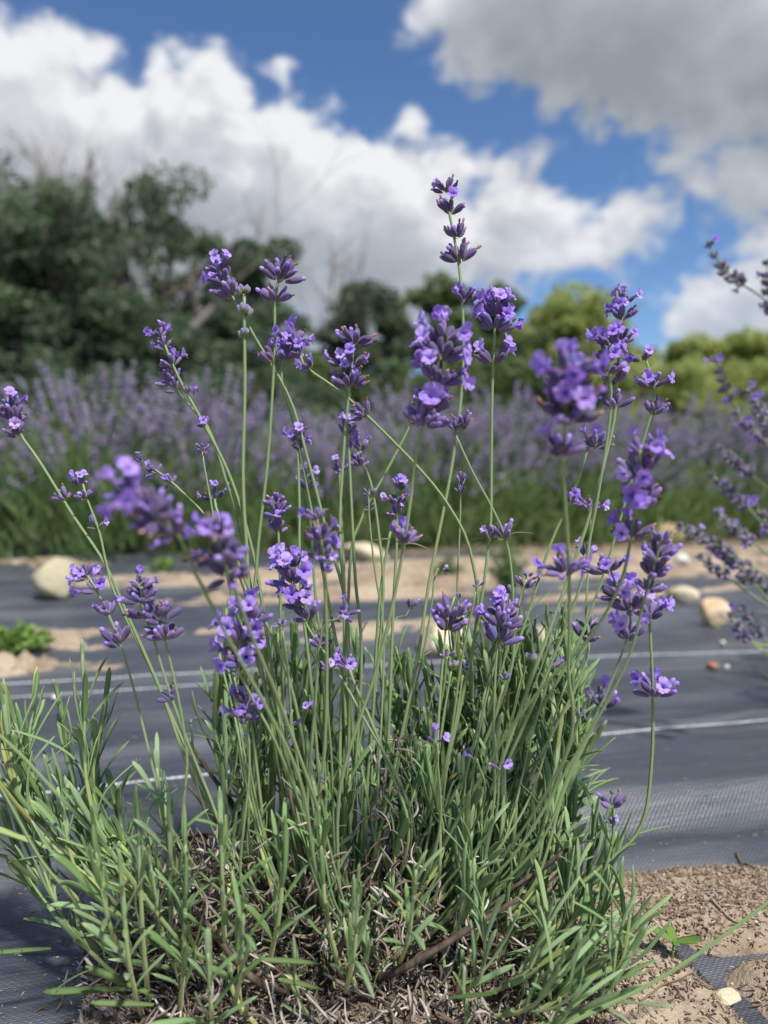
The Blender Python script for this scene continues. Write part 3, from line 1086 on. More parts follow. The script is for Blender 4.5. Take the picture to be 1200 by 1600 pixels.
def make_bush(seed, stems=330, H=0.57, W=0.40):
    rs = np.random.default_rng(seed)
    fol, stm, flo = MB(), MB(), MB()
    for k in range(stems):
        an = rs.uniform(0, 2 * math.pi)
        rr = math.sqrt(rs.random())
        b = np.array([math.cos(an), math.sin(an), 0]) * 0.10 * rr
        h = H * rs.uniform(0.5, 1.0) * (1 - 0.30 * rr ** 2)
        e = np.array([math.cos(an) * W * rr * rs.uniform(.8, 1.1), math.sin(an) * W * rr * rs.uniform(.8, 1.1), h])
        m2 = np.array([e[0] * .55, e[1] * .55, h * .58])
        p = catmull([b, m2, e], 6)
        tube(stm, p, 0.0017, 4, rnd=rs.random(), cap=False)
        dv = norm(p[-1] - p[-2])
        L = rs.uniform(0.05, 0.11)
        spike_tpl(flo, p[-1] - dv * L, dv, L * 1.05, rs, 0.0078, 25)
    n = 1500
    for k in range(n):
        an = rs.uniform(0, 2 * math.pi)
        rr = math.sqrt(rs.random())
        s = np.array([math.cos(an) * W * .95 * rr, math.sin(an) * W * .95 * rr, H * rs.uniform(0, .60) * (1 - .35 * rr)])
        dv = norm(np.array([math.cos(an) * rr * .8, math.sin(an) * rr * .8, 1.0]) + rs.normal(0, .28, 3))
        L = rs.uniform(.05, .12)
        sd = norm(np.cross(dv, rs.normal(size=3))) * rs.uniform(.0022, .004)
        m3 = s + dv * L * .5 + rs.normal(0, .004, 3)
        v_ = np.array([s - sd * .5, s + sd * .5, m3 + sd, m3 - sd, s + dv * L])
        fol.add(v_, [[0, 1, 2, 3]], [[3, 2, 4]], [rs.random(), 0, 0])
    return (fol.mesh('foliage', MAT['bushleaf'], False), stm.mesh('flower_stems', MAT['bushleaf']), flo.mesh('flower_spikes', MAT['bushflower'], False))
variants = [make_bush(51), make_bush(52), make_bush(53, 300, 0.54, 0.38)]
bush_spots = []
for k in range(17):
    u = -2.3 + k * 0.40
    bush_spots.append((u, 3.02 + random.uniform(-.06, .06)))
for i, (u, v_) in enumerate(bush_spots):
    x = u * cr_ - v_ * sr_ + 0.70
    y = u * sr_ + v_ * cr_ + 0.02
    b = empty('lavender_bush', (x, y, -0.008), random.uniform(0, 6.28))
    s = random.uniform(1.0, 1.2) * (1.18 - 0.016 * i)
    b.scale = (s, s, s * random.uniform(.95, 1.05))
    tag(b, 'hazy purple lavender bush in the planted row before the trees', 'lavender', 'lavender bushes of the planted row')
    for nm, me in zip(('foliage', 'flower_stems', 'flower_spikes'), variants[i % 3]):
        o_ = link(nm, me, b)
        o_['kind'] = 'stuff'


# ------------------------------------------------------------------ weeds
def weed(px, py, w_px, h_px, label, mat, seed, feathery=False, n=60):
    b = G(px, py)
    dep = to_px(b)[2][0]
    W, H = w_px / F_PX * dep / 2, h_px / F_PX * dep
    rs = np.random.default_rng(seed)
    z = max(float(soil_z(b[:1], b[1:2])[0]), float(fabric_z(b[:1], b[1:2])[0])) - .002
    root = empty('weed', (b[0], b[1], z))
    tag(root, label, 'weed', 'weeds growing through the fabric')
    st_, lf = MB(), MB()
    for k in range(n):
        an = rs.uniform(0, 6.28)
        rr = rs.uniform(.1, 1)
        e = np.array([math.cos(an) * W * rr, math.sin(an) * W * .7 * rr, H * rs.uniform(.45, 1) * (1.05 - .55 * rr)])
        p = catmull([[0, 0, 0], e * np.array([.45, .45, .6]), e], 8)
        tube(st_, p, np.linspace(.0012, .0005, 8), 4, rnd=rs.random(), cap=False)
        for j in range(3 if not feathery else 10):
            t = rs.uniform(.35 if not feathery else .15, 1)
            s = p[int(t * 7)]
            for q_ in range(3 if not feathery else 2):
                dv = norm(rs.normal(size=3) * [1, 1, .6] + [0, 0, .25 if not feathery else .8])
                L = rs.uniform(.008, .017) if not feathery else rs.uniform(.012, .026)
                sd = norm(np.cross(dv, rs.normal(size=3))) * L * (.34 if not feathery else .07)
                up_ = np.array([0, 0, L * .12])
                v_ = np.array([s, s + dv * L * .35 + sd + up_, s + dv * L * .75 + sd * .8, s + dv * L, s + dv * L * .75 - sd * .8, s + dv * L * .35 - sd + up_])
                lf.add(v_, [[0, 1, 2, 5], [5, 2, 3, 4]], None, [rs.random(), 0, 0])
    tag(st_.build('stems', mat, root), kind='stuff')
    tag(lf.build('leaves', mat, root), kind='stuff')
weed(28, 1022, 150, 62, 'bright green leafy weed in the sand drift beside the boulder', MAT['weed'], 61, n=70)
weed(792, 935, 96, 110, 'soft feathery green weed behind the lavender stems', MAT['featherweed'], 62, True, 60)
weed(255, 895, 70, 26, 'flat green weed on the far sand drift', MAT['weed'], 63, n=26)
weed(700, 905, 60, 40, 'small feathery weed on the sand near the row', MAT['featherweed'], 64, True, 24)


# ------------------------------------------------------------------ lavender templates (metres, local z = axis)
def lathe_tpl(prof, L, sides=8, ridge=0.12):
    n = len(prof)
    ang = np.arange(sides) * 2 * math.pi / sides
    v_, a_ = [], []
    for i, (t, r) in enumerate(prof):
        for j, an in enumerate(ang):
            rr = r * (1 if j % 2 == 0 else 1 - ridge)
            v_.append((rr * math.cos(an), rr * math.sin(an), t * L))
            a_.append((0, t, 1.0 if j % 2 == 0 else 0.0))
    q_ = [[i * sides + j, i * sides + (j + 1) % sides, (i + 1) * sides + (j + 1) % sides, (i + 1) * sides + j] for i in range(n - 1) for j in range(sides)]
    return dict(v=np.array(v_), q=np.array(q_), a=np.array(a_, float))
CALYX_L = 0.0066
CALYX = lathe_tpl([(0, .0004), (.10, .00085), (.35, .00130), (.65, .00150), (.88, .00128), (1.0, .00078), (1.03, .0002)], CALYX_L, 10, .14)
YOUNG = lathe_tpl([(0, .0006), (.15, .0012), (.45, .0016), (.8, .0012), (1.0, .0003)], 0.0050, 8, .1)
BUD = lathe_tpl([(0, .0007), (.3, .0010), (.65, .0011), (.9, .0007), (1.0, .0001)], 0.0030, 6, .0)
WITHER = lathe_tpl([(0, .0006), (.3, .0007), (.6, .0011), (.8, .0007), (1.0, .0010), (1.05, .0002)], 0.0034, 6, .35)


def petal(L, W, out, rs, n_u=4, n_v=5, cup=0.25):
    """rounded lobe that starts along z and bends outwards (towards +x) by the angle out"""
    v_, a_ = [], []
    for j in range(n_v + 1):
        t = j / n_v
        th = out * min(1, t * 1.25)
        x = L * (math.sin(th * .6)) * t
        z = L * (math.cos(th * .75)) * t
        wv = W * (0.42 + 0.58 * math.sin(math.pi * min(1, .08 + .72 * t))) * (1 if t < .75 else math.sqrt(max(0.05, 1 - ((t - .75) / .27) ** 2)))
        for i in range(n_u + 1):
            u = -1 + 2 * i / n_u
            v_.append((x - cup * W * (1 - u * u) * .6 + rs.normal(0, .00012), u * wv, z + rs.normal(0, .00016) + .00025 * math.sin(u * 5 + t * 4)))
            a_.append((0, .35 + .65 * t, 0))
    q_ = [[j * (n_u + 1) + i, j * (n_u + 1) + i + 1, (j + 1) * (n_u + 1) + i + 1, (j + 1) * (n_u + 1) + i] for j in range(n_v) for i in range(n_u)]
    return np.array(v_), np.array(q_), np.array(a_)


def corolla_tpl(seed):
    """two-lipped flower: tube, two big upper lobes, three smaller lower lobes (+x is the lower/outer side)"""
    rs = np.random.default_rng(seed)
    mb = MB()
    t_ = lathe_tpl([(0, .0008), (.4, .0010), (.8, .0014), (1.0, .0018)], 0.0042, 8, .0)
    t_['a'][:, 1] *= .4
    mb.add(t_['v'], t_['q'], None, t_['a'])
    for an, L, W, out_ in ((math.pi - .55, .0058, .0027, 1.0), (math.pi + .55, .0058, .0027, 1.0), (0, .0044, .0021, 1.75), (1.05, .0042, .0020, 1.65), (-1.05, .0042, .0020, 1.65)):
        v_, q_, a_ = petal(L * rs.uniform(.9, 1.15), W * rs.uniform(.9, 1.1), out_ * rs.uniform(.75, 1.2), rs)
        v_ = v_ + np.array([.0013, 0, 0])
        c_, s_ = math.cos(an), math.sin(an)
        v_ = np.stack([v_[:, 0] * c_ - v_[:, 1] * s_, v_[:, 0] * s_ + v_[:, 1] * c_, v_[:, 2] + .0040], 1)
        mb.add(v_, q_, None, a_)
    return dict(v=np.concatenate(mb.v), q=np.concatenate(mb.q), a=np.concatenate(mb.a))
COROLLA = [corolla_tpl(80 + k) for k in range(8)]
COROLLA_ME = []
for k, t_ in enumerate(COROLLA):
    mb = MB()
    mb.add_tpl(t_, None, (k + .5) / 8)
    COROLLA_ME.append(mb.mesh('open_flower', MAT['corolla']))


def leaf_tpl(bend, curl, wid=1.0, seg=8, twist=0.0):
    """linear lavender leaf, unit length along z, face towards +x, rolled edges, real thickness"""
    sec = np.array([(-1.0, .0), (-.55, .30), (0, .16), (.55, .30), (1.0, 0), (.5, -.25), (0, -.34), (-.5, -.25)])
    ridge = np.array([.75, .2, .0, .2, .75, .3, .9, .3])
    v_, a_ = [], []
    for j in range(seg + 1):
        t = j / seg
        w_ = 0.038 * wid * (0.35 + 0.65 * math.sin(math.pi * min(1, .06 + .62 * t)) ** .8) * (1 if t < .88 else math.sqrt(max(0.02, 1 - ((t - .88) / .125) ** 2)))
        x0 = bend * t * t + curl * math.sin(t * math.pi * 1.5) * .06
        z0 = t * (1 - .22 * abs(bend) * t)
        tw = twist * t
        for (sx_, sy_), rg in zip(sec, ridge):
            y = sx_ * w_ * math.cos(tw)
            v_.append((x0 + sy_ * w_ * 1.15 + sx_ * w_ * math.sin(tw), y, z0))
            a_.append((0, t, rg))
    m = len(sec)
    q_ = [[j * m + i, j * m + (i + 1) % m, (j + 1) * m + (i + 1) % m, (j + 1) * m + i] for j in range(seg) for i in range(m)]
    v_.append((v_[-1][0], 0, v_[-1][2] + .004)); a_.append((0, 1, .5))
    k = len(v_) - 1
    q_ += [[seg * m + i, seg * m + i + 1, seg * m + (i + 2) % m, k] for i in range(0, m, 2)]
    return dict(v=np.array(v_), q=np.array(q_), a=np.array(a_, float))
LEAVES = [leaf_tpl(b, c, w_, 8, t_) for b, c, w_, t_ in ((-.12, .3, 1, .2), (-.28, .2, 1.1, -.4), (.12, -.4, .95, .3), (-.45, .5, 1, .1), (.25, .3, 1.15, -.2), (0.02, -.6, .9, .5), (-.2, -.3, 1.25, .8), (.4, .2, 1.0, -.6))]
LEAF_ME = []
for k in range(24):
    mb = MB()
    mb.add_tpl(LEAVES[k % 8], None, [.2, .55, .8][k // 8])
    LEAF_ME.append(mb.mesh('leaf', MAT['leaf']))
BRACT = leaf_tpl(.25, .1, 2.6, 6)
BROAD = leaf_tpl(.1, .6, 2.1, 8, .5)

# ------------------------------------------------------------------ the lavender plant
plant_base = np.array([-0.02, 0.462, 0.0])
plant = empty('lavender_plant', plant_base)
tag(plant, 'purple flowering lavender plant growing from a hole cut in the black fabric', 'lavender')
STEM_PROF = [1.0, .80, .80, 1.0, .80, .80, 1.0, .80, .80, 1.0, .80, .80]
n_open = [0]


def local(v_):
    return np.asarray(v_) - plant_base


def whorl(parent, origin, pos, axis, w_m, n, n_op, kind, rs, h_m=0.003):
    """ring of buds round the stem; the open flowers are objects of their own"""
    mb = MB()
    if kind != 'tight' and n > 3:
        n = int(round(n * 1.22))
    ref = 0.0195 if n_op else 0.0142
    s = float(np.clip(w_m / ref, .45, 1.42)) * (1.25 if kind == 'young' else 1.0)
    ax = norm(axis)
    x = norm(np.cross(ax, rs.normal(size=3)))
    y = np.cross(ax, x)
    a0 = rs.uniform(0, 6.28)
    opened = set(rs.permutation(n)[:int(math.ceil(n_op * .7))].tolist())
    for k in range(n):
        side = k % 2
        an = a0 + math.pi * side + (k / max(1, n) - .5) * 2.7 + rs.normal(0, .18)
        inner = rs.random()
        tilt = R(16 + 56 * (1 - inner) ** .8) + rs.normal(0, .07)
        if kind in ('tight', 'young'):
            tilt *= .5
        o_ = x * math.cos(an) + y * math.sin(an)
        dv = norm(ax * math.cos(tilt) + o_ * math.sin(tilt) + np.array([0, 0, .08]))
        p = pos + o_ * (.0012 + .0012 * (1 - inner)) * s + ax * (inner * h_m + rs.uniform(-.0005, .0008))
        sc = s * rs.uniform(.88, 1.10)
        rnd = float(np.clip(rs.beta(2, 2.4) if kind != 'pale' else rs.uniform(.5, .9), 0, .97))
        if kind == 'dry':
            rnd *= .6
        if rs.random() < .03:
            rnd = 1.0
        if kind == 'young':
            M = basis(p, dv, o_, sc)
            mb.add_tpl(YOUNG, M, rs.random(), 1)
            continue
        M = basis(p, dv, o_, (sc, sc, sc * rs.uniform(.92, 1.12)))
        mb.add_tpl(CALYX, M, rnd, 0)
        tip = p + dv * CALYX_L * sc * .97
        if k in opened:
            face = norm(o_ * 1.0 - np.array([0, 0, .5]) + rs.normal(0, .35, 3))
            dz = norm(dv + o_ * .25 + rs.normal(0, .16, 3))
            Mc = basis(tip - dz * .0004, dz, face, sc * rs.uniform(.62, .86))
            if n_open[0] < 295:
                n_open[0] += 1
                Mc[:3, 3] -= origin
                link('open_flower', random.choice(COROLLA_ME), parent, None, Mc)
            else:
                mb.add_tpl(random.choice(COROLLA), Mc, rs.random(), 2)
        else:
            u = rs.random()
            if u < .42:
                mb.add_tpl(BUD, basis(tip - dv * .0006, dv + rs.normal(0, .1, 3), o_, sc * .9), rs.uniform(0, .8), 2)
            elif u < (.62 if kind != 'dry' else .95):
                mb.add_tpl(WITHER, basis(tip - dv * .0004, dv + rs.normal(0, .3, 3), o_, sc * .8), rs.random(), 3)
    for sgn in (0, math.pi):            # small papery bracts under the ring
        an = a0 + sgn + 1.57
        o_ = x * math.cos(an) + y * math.sin(an)
        L = (.0055 if kind != 'bract' else .016) * s
        dv = norm(o_ * 1.0 + ax * (.7 if kind != 'bract' else .45))
        mb.add_tpl(BRACT if kind != 'bract' else LEAVES[3], basis(pos - ax * .0006, dv, ax, (L * 1.0, L * (1.0 if kind != 'bract' else 2.0), L)), rs.random(), 4)
    mb.v = [q_ - origin for q_ in mb.v]
    o_ = link('flower_whorl', mb.mesh('flower_whorl', [MAT['calyx'], MAT['young'], MAT['corolla'], MAT['withered'], MAT['bract']]), parent)
    return o_


stem_seed = [500]


def flower_stem(path, d_tip, d_base, whorls, r=0.00115, leaves=(), root=None, n=46):
    """path: pixels from the tip down; whorls: (x, y, width px, buds, open flowers, kind[, rise px])"""
    stem_seed[0] += 1
    rs = np.random.default_rng(stem_seed[0])
    m = len(path)
    ln = np.concatenate([[0], np.cumsum(np.hypot(np.diff([a for a, b in path]), np.diff([b for a, b in path])))])
    ln /= max(1, ln[-1])
    pts = [P(a, b, d_tip + (d_base - d_tip) * t) for (a, b), t in zip(path, ln)]
    if root is None:
        root = np.array([0.30 * pts[-1][0] - 0.015 + rs.normal(0, .012), 0.47 + rs.normal(0, .015), 0.015])
    if root is not False:
        # keep the stem's own direction for a while, then curve to the crown
        dd = norm(pts[-1] - pts[-2])
        gap = np.linalg.norm(root - pts[-1])
        if gap > .05:
            pts.append(pts[-1] * .5 + root * .5 + dd * gap * .12)
        pts.append(np.array(root))
    p = catmull(pts, n)
    # slight natural wobble
    t = np.linspace(0, 1, n)
    wob = np.sin(t * rs.uniform(9, 16) + rs.uniform(0, 6)) * .0007
    p[:, 0] += wob * np.minimum(1, t * 6)
    origin = p[-1].copy()
    mb = MB()
    rad = r * (0.72 + 0.4 * t)
    px_, py_, _ = to_px(p)
    cut = min([int(np.argmin((px_ - q_[0]) ** 2 + (py_ - q_[1]) ** 2)) for q_ in whorls] or [0])
    tube(mb, p[cut:][::-1], rad[cut:][::-1], 12, STEM_PROF, rnd=rs.random())
    st = mb.build('flower_stem', MAT['stem'], plant, origin=origin)
    st.location = tuple(local(origin))
    sx, sy, sd = to_px(p)
    for wv in whorls:
        wx, wy, ww, nb, op, kind = wv[:6]
        rise = wv[6] if len(wv) > 6 else 6
        i = int(np.argmin((sx - wx) ** 2 + (sy - wy) ** 2))
        tan = norm(p[max(0, i - 2)] - p[min(n - 1, i + 2)])
        dep = sd[i]
        # at the tip and beyond it the ring sits where the photograph shows it
        pos = P(wx, wy, dep) if math.hypot(sx[i] - wx, sy[i] - wy) < 14 else p[i]
        whorl(st, origin, pos, tan, ww / F_PX * dep * (.86 if ww > 78 else 1), nb, op, kind, rs, rise / F_PX * dep)
    for (lx, ly, L, side) in leaves:      # leaf pairs at the nodes
        i = int(np.argmin((sx - lx) ** 2 + (sy - ly) ** 2))
        tan = norm(p[max(0, i - 1)] - p[min(n - 1, i + 1)])
        dv = norm(tan * .75 + np.array([side, rs.normal(0, .3), 0]) * .65)
        mb = MB()
        mb.add_tpl(LEAVES[rs.integers(0, 8)], basis(p[i], dv, tan, (L, L * 1.5, L)), rs.uniform(.1, .6), 0)
        mb.v = [q_ - origin for q_ in mb.v]
        link('stem_leaf', mb.mesh('stem_leaf', MAT['leaf']), st)
    return st


S = flower_stem
# --- upper stems, in focus
S([(697, 284), (700, 320), (712, 380), (720, 430), (725, 500), (722, 600), (704, 730), (672, 900), (648, 1060)], .455, .46,
  [(697, 300, 46, 8, 1, 'dry'), (702, 334, 54, 11, 1, 'dry'), (714, 372, 40, 7, 0, 'dry'), (719, 410, 48, 10, 0, 'dry'), (725, 472, 52, 10, 2, ''), (722, 672, 44, 7, 0, 'dry')])
S([(777, 452), (774, 500), (771, 600), (767, 740), (762, 850), (735, 1040)], .452, .46,
  [(777, 480, 44, 7, 4, ''), (775, 498, 66, 10, 6, ''), (773, 516, 66, 11, 6, ''), (771, 570, 68, 10, 5, ''), (764, 845, 40, 4, 1, 'bract')])
S([(690, 496), (686, 560), (674, 630), (655, 690), (628, 860), (588, 1050), (530, 1240)], .375, .43,
  [(692, 535, 72, 8, 5, '', 14), (690, 565, 94, 11, 6, '', 10), (684, 600, 90, 11, 6, '', 8), (672, 640, 100, 14, 1, '', 8), (662, 664, 100, 14, 0, '', 8), (628, 850, 62, 9, 2, 'bract')], .00110)
S([(893, 556), (888, 620), (881, 720), (883, 800), (887, 900), (888, 1040), (885, 1180)], .295, .40,
  [(893, 590, 104, 10, 6, '', 12), (889, 628, 118, 12, 6, '', 10), (884, 655, 104, 13, 0, '', 8), (880, 712, 84, 11, 1, '', 8), (886, 898, 84, 10, 3, '', 6)], .00105)
S([(974, 452), (970, 520), (962, 600), (957, 660), (925, 790), (893, 890), (840, 1040)], .440, .45,
  [(974, 476, 40, 7, 5, ''), (973, 500, 48, 9, 5, ''), (968, 536, 52, 9, 2, ''), (963, 600, 52, 8, 1, ''), (960, 638, 44, 6, 0, '')], .00125)
S([(955, 512), (950, 560), (955, 620), (948, 700), (925, 830), (890, 960)], .432, .45,
  [(955, 540, 52, 9, 6, ''), (950, 566, 56, 10, 5, ''), (950, 585, 44, 7, 0, '')])
S([(1000, 540), (1012, 570), (1024, 620), (1015, 660), (985, 760), (930, 930), (880, 1050)], .452, .46,
  [(1003, 563, 44, 6, 4, ''), (1018, 606, 50, 10, 3, ''), (1023, 648, 36, 8, 0, 'pale')])
S([(936, 640), (912, 720), (890, 785), (862, 850), (838, 920), (800, 1030)], .47, .47, [(930, 700, 54, 9, 4, ''), (892, 790, 44, 5, 2, '')])
S([(925, 780), (922, 850), (915, 950), (905, 1060)], .47, .465, [(922, 798, 46, 6, 4, ''), (915, 870, 40, 5, 3, 'dry'), (913, 1000, 46, 6, 0, 'dry')])
# --- near right cluster
S([(998, 678), (1000, 740), (990, 820), (972, 910), (920, 1000), (845, 1075), (770, 1180)], .335, .42,
  [(1002, 712, 60, 6, 4, '', 10), (1000, 745, 104, 10, 5, '', 10), (997, 790, 96, 12, 2, '', 8), (988, 842, 86, 11, 3, '', 8)], .00115)
S([(1034, 822), (1024, 880), (1008, 930), (975, 1040), (900, 1180), (800, 1340)], .365, .43,
  [(1032, 852, 46, 8, 1, '', 10), (1027, 876, 58, 10, 0, '', 8), (1020, 900, 52, 8, 0, ''), (1012, 925, 40, 6, 0, '')], .00110)
S([(945, 870), (965, 920), (984, 960), (978, 1000), (950, 1080), (890, 1210), (840, 1320)], .40, .43,
  [(950, 896, 60, 8, 5, '', 8), (968, 935, 66, 9, 2, '', 8), (985, 955, 72, 11, 3, '', 8), (982, 1000, 66, 9, 3, '')], .00105)
S([(1012, 930), (1016, 990), (1022, 1085), (1018, 1190), (1000, 1290), (950, 1345), (850, 1420)], .43, .44,
  [(1014, 968, 60, 8, 2, ''), (1024, 1088, 76, 9, 4, '', 4)], .00115, leaves=[(1000, 1298, .020, 1.6), (985, 1310, .022, -1.2), (960, 1340, .02, -.8)])
S([(946, 1068), (938, 1112), (885, 1230), (820, 1400)], .42, .44, [(944, 1108, 68, 9, 1, '')], leaves=[(915, 1165, .024, -.8), (893, 1215, .018, .3)])
S([(955, 1230), (957, 1300), (935, 1390), (900, 1450)], .43, .44, [(956, 1262, 44, 6, 0, ''), (954, 1292, 30, 3, 2, '')], leaves=[(956, 1325, .028, -1.), (956, 1330, .03, .4)])
# --- centre
S([(783, 930), (782, 960), (778, 1010), (772, 1140), (765, 1280)], .44, .45, [(785, 962, 64, 8, 3, ''), (783, 980, 72, 11, 3, ''), (779, 1006, 54, 8, 0, '')], .0010)
S([(716, 918), (704, 950), (695, 985), (686, 1150), (682, 1390)], .44, .44, [(718, 938, 20, 2, 0, ''), (703, 966, 52, 9, 0, 'pale', 10), (696, 985, 62, 11, 0, '')], .0010)
S([(710, 676), (740, 740), (772, 800), (793, 860), (800, 960), (790, 1080)], .455, .46, [(786, 842, 44, 5, 0, 'bract'), (712, 672, 30, 4, 0, '')])
S([(703, 1006), (697, 1040), (690, 1100)], .44, .45, [(699, 1030, 24, 3, 0, '')])
S([(720, 738), (719, 790), (716, 900), (712, 1010)], .465, .47, [(720, 760, 22, 7, 0, 'tight', 12), (720, 774, 22, 6, 0, 'pale')], .0008)
S([(622, 738), (620, 800), (617, 900), (612, 1050)], .465, .47, [(622, 768, 36, 7, 3, ''), (620, 790, 42, 9, 2, ''), (619, 808, 34, 6, 2, '')])
S([(655, 616), (645, 655), (604, 738), (565, 815), (545, 900)], .465, .47, [(652, 636, 36, 8, 1, 'pale'), (640, 664, 34, 6, 1, '')])
S([(578, 755), (577, 800), (588, 900), (598, 1010)], .465, .47, [(577, 775, 20, 5, 0, ''), (578, 800, 18, 4, 0, '')], .0008)
S([(553, 508), (551, 560), (545, 620), (536, 700), (530, 830), (545, 1000)], .452, .46, [(553, 538, 48, 9, 0, 'dry'), (551, 570, 50, 9, 3, 'dry'), (546, 606, 50, 9, 0, 'dry')])
S([(530, 545), (537, 590), (542, 680), (548, 780), (556, 900), (566, 1040)], .458, .465, [(530, 572, 44, 7, 5, ''), (535, 592, 44, 7, 3, ''), (541, 680, 44, 6, 3, '')])
S([(566, 686), (563, 720), (577, 745), (590, 830), (596, 960)], .47, .47, [(565, 706, 40, 7, 5, ''), (563, 728, 42, 8, 2, '')])
S([(466, 548), (480, 575), (545, 622), (640, 715), (700, 790), (735, 870), (740, 1000)], .452, .46, [(470, 555, 40, 6, 4, ''), (488, 575, 44, 7, 1, ''), (572, 652, 40, 7, 0, 'dry')])
S([(466, 660), (465, 712), (468, 800), (474, 950)], .46, .465, [(466, 690, 44, 8, 3, ''), (466, 705, 36, 6, 3, '')])
S([(480, 728), (481, 770), (490, 860), (498, 980)], .52, .5, [(480, 750, 34, 6, 2, ''), (480, 766, 34, 7, 2, '')])
S([(532, 715), (532, 750), (535, 850)], .52, .5, [(532, 738, 34, 7, 4, '')])
# --- left of centre
S([(340, 404), (352, 440), (368, 472), (400, 530), (450, 620), (480, 720), (510, 830), (545, 980)], .452, .46, [(344, 425, 46, 6, 5, ''), (352, 443, 54, 9, 4, ''), (362, 466, 50, 9, 0, '')])
S([(382, 436), (382, 500), (382, 600), (378, 740), (384, 850), (400, 1000)], .448, .46, [(381, 462, 28, 7, 0, 'young'), (382, 494, 30, 8, 0, 'young'), (382, 528, 26, 6, 0, 'young')], .0013)
S([(449, 388), (438, 425), (429, 470), (428, 560), (420, 720), (402, 880), (400, 1000)], .450, .46, [(447, 404, 16, 2, 0, 'tight'), (437, 440, 60, 12, 0, 'dry', 14), (430, 472, 46, 10, 0, ''), (429, 566, 62, 10, 5, '')])
S([(460, 512), (445, 550), (440, 600), (470, 720)], .456, .46, [(458, 540, 56, 9, 6, ''), (445, 560, 50, 7, 3, '')])
S([(247, 506), (262, 550), (285, 600), (318, 660), (355, 735), (385, 830), (410, 950)], .455, .46, [(250, 528, 36, 6, 4, ''), (258, 546, 36, 7, 1, ''), (271, 574, 44, 8, 2, ''), (300, 618, 30, 5, 1, '')])
S([(262, 578), (280, 615), (325, 668), (350, 745), (378, 860)], .460, .465, [(270, 600, 34, 8, 0, 'pale', 12), (277, 612, 30, 6, 0, ''), (322, 668, 34, 5, 1, '')])
S([(315, 688), (318, 720), (332, 790), (355, 900)], .46, .465, [(316, 705, 20, 6, 0, 'pale', 10), (317, 715, 18, 4, 0, 'pale')], .0008)
S([(15, 622), (28, 672), (60, 720), (110, 800), (165, 880), (200, 960), (250, 1080), (310, 1230)], .44, .45, [(18, 640, 48, 7, 5, ''), (22, 658, 58, 10, 4, ''), (30, 680, 46, 8, 1, ''), (104, 782, 34, 5, 0, '')], .00115)
S([(126, 738), (134, 775), (155, 830), (170, 890), (195, 960)], .44, .445, [(126, 762, 36, 6, 4, ''), (132, 780, 36, 6, 1, ''), (153, 826, 32, 4, 3, '')], .0009)
S([(212, 714), (245, 736), (275, 760), (330, 820), (380, 920)], .48, .475, [(222, 724, 28, 6, 2, ''), (246, 740, 32, 7, 2, ''), (268, 756, 32, 6, 1, '')], .0009)
S([(335, 764), (337, 790), (350, 850)], .47, .47, [(336, 784, 44, 6, 4, '')])
S([(432, 768), (434, 830), (436, 900), (440, 1010)], .46, .465, [(432, 790, 32, 7, 0, 'dry'), (433, 805, 38, 8, 0, ''), (435, 832, 44, 6, 2, '')])
S([(345, 820), (395, 930), (450, 1060)], .42, .44, [])
# --- near left, out of focus
S([(172, 764), (225, 790), (275, 830), (310, 900), (360, 1000), (420, 1115), (470, 1230), (500, 1380)], .262, .40,
  [(188, 775, 92, 8, 8, '', 10), (215, 790, 76, 9, 1, '', 8), (248, 812, 82, 12, 0, 'dry', 8), (272, 836, 66, 9, 0, '', 8)], .0010)
S([(330, 800), (342, 850), (358, 905), (395, 1000), (440, 1100), (490, 1250)], .285, .40,
  [(334, 838, 84, 9, 6, '', 10), (344, 872, 84, 12, 0, '', 8), (357, 900, 80, 11, 0, '', 8)], .0010)
S([(493, 790), (503, 850), (509, 900), (511, 1020), (503, 1200), (490, 1330)], .36, .42,
  [(497, 818, 48, 6, 1, 'pale', 10), (502, 846, 62, 9, 1, '', 8), (505, 872, 56, 8, 2, '', 8), (508, 896, 36, 5, 1, '')], .00105)
S([(450, 862), (462, 920), (480, 975), (520, 1040), (560, 1110), (640, 1260)], .425, .44,
  [(452, 890, 60, 7, 6, ''), (458, 912, 76, 9, 7, ''), (470, 942, 80, 10, 6, ''), (432, 960, 40, 5, 0, ''), (484, 968, 60, 8, 1, '')], .0010)
S([(548, 930), (530, 965), (500, 1010)], .42, .43, [(538, 962, 44, 5, 2, ''), (528, 985, 30, 3, 1, ''), (500, 1012, 40, 5, 0, 'dry')])
S([(388, 940), (378, 990), (372, 1040), (395, 1090), (440, 1180)], .385, .42,
  [(392, 975, 70, 7, 5, '', 10), (375, 1005, 92, 9, 6, '', 8), (378, 1038, 96, 9, 6, '', 8)], .0010)
S([(128, 884), (150, 920), (172, 965), (188, 1010), (225, 1140), (270, 1300), (330, 1420)], .425, .44,
  [(136, 902, 44, 7, 5, ''), (152, 924, 50, 8, 3, ''), (170, 962, 54, 10, 1, 'pale'), (186, 1008, 50, 8, 0, '')], .0010)
S([(220, 892), (222, 950), (240, 1000), (270, 1090), (320, 1230), (380, 1370)], .40, .43,
  [(220, 920, 40, 7, 2, '', 10), (222, 942, 48, 10, 0, '', 8), (226, 965, 44, 7, 0, '')], .0010)
S([(248, 940), (256, 990), (272, 1060), (290, 1180), (298, 1340)], .40, .43, [(252, 972, 50, 9, 0, '', 12), (257, 1000, 50, 9, 0, ''), (268, 1095, 36, 4, 0, '')], .0010)
S([(297, 1110), (300, 1140), (310, 1240)], .42, .44, [(297, 1130, 20, 2, 0, '')], .0008)
S([(385, 1078), (386, 1120), (388, 1200), (378, 1380)], .41, .43, [(384, 1104, 52, 8, 6, ''), (386, 1124, 60, 8, 5, ''), (387, 1165, 26, 1, 1, '')], .0009)
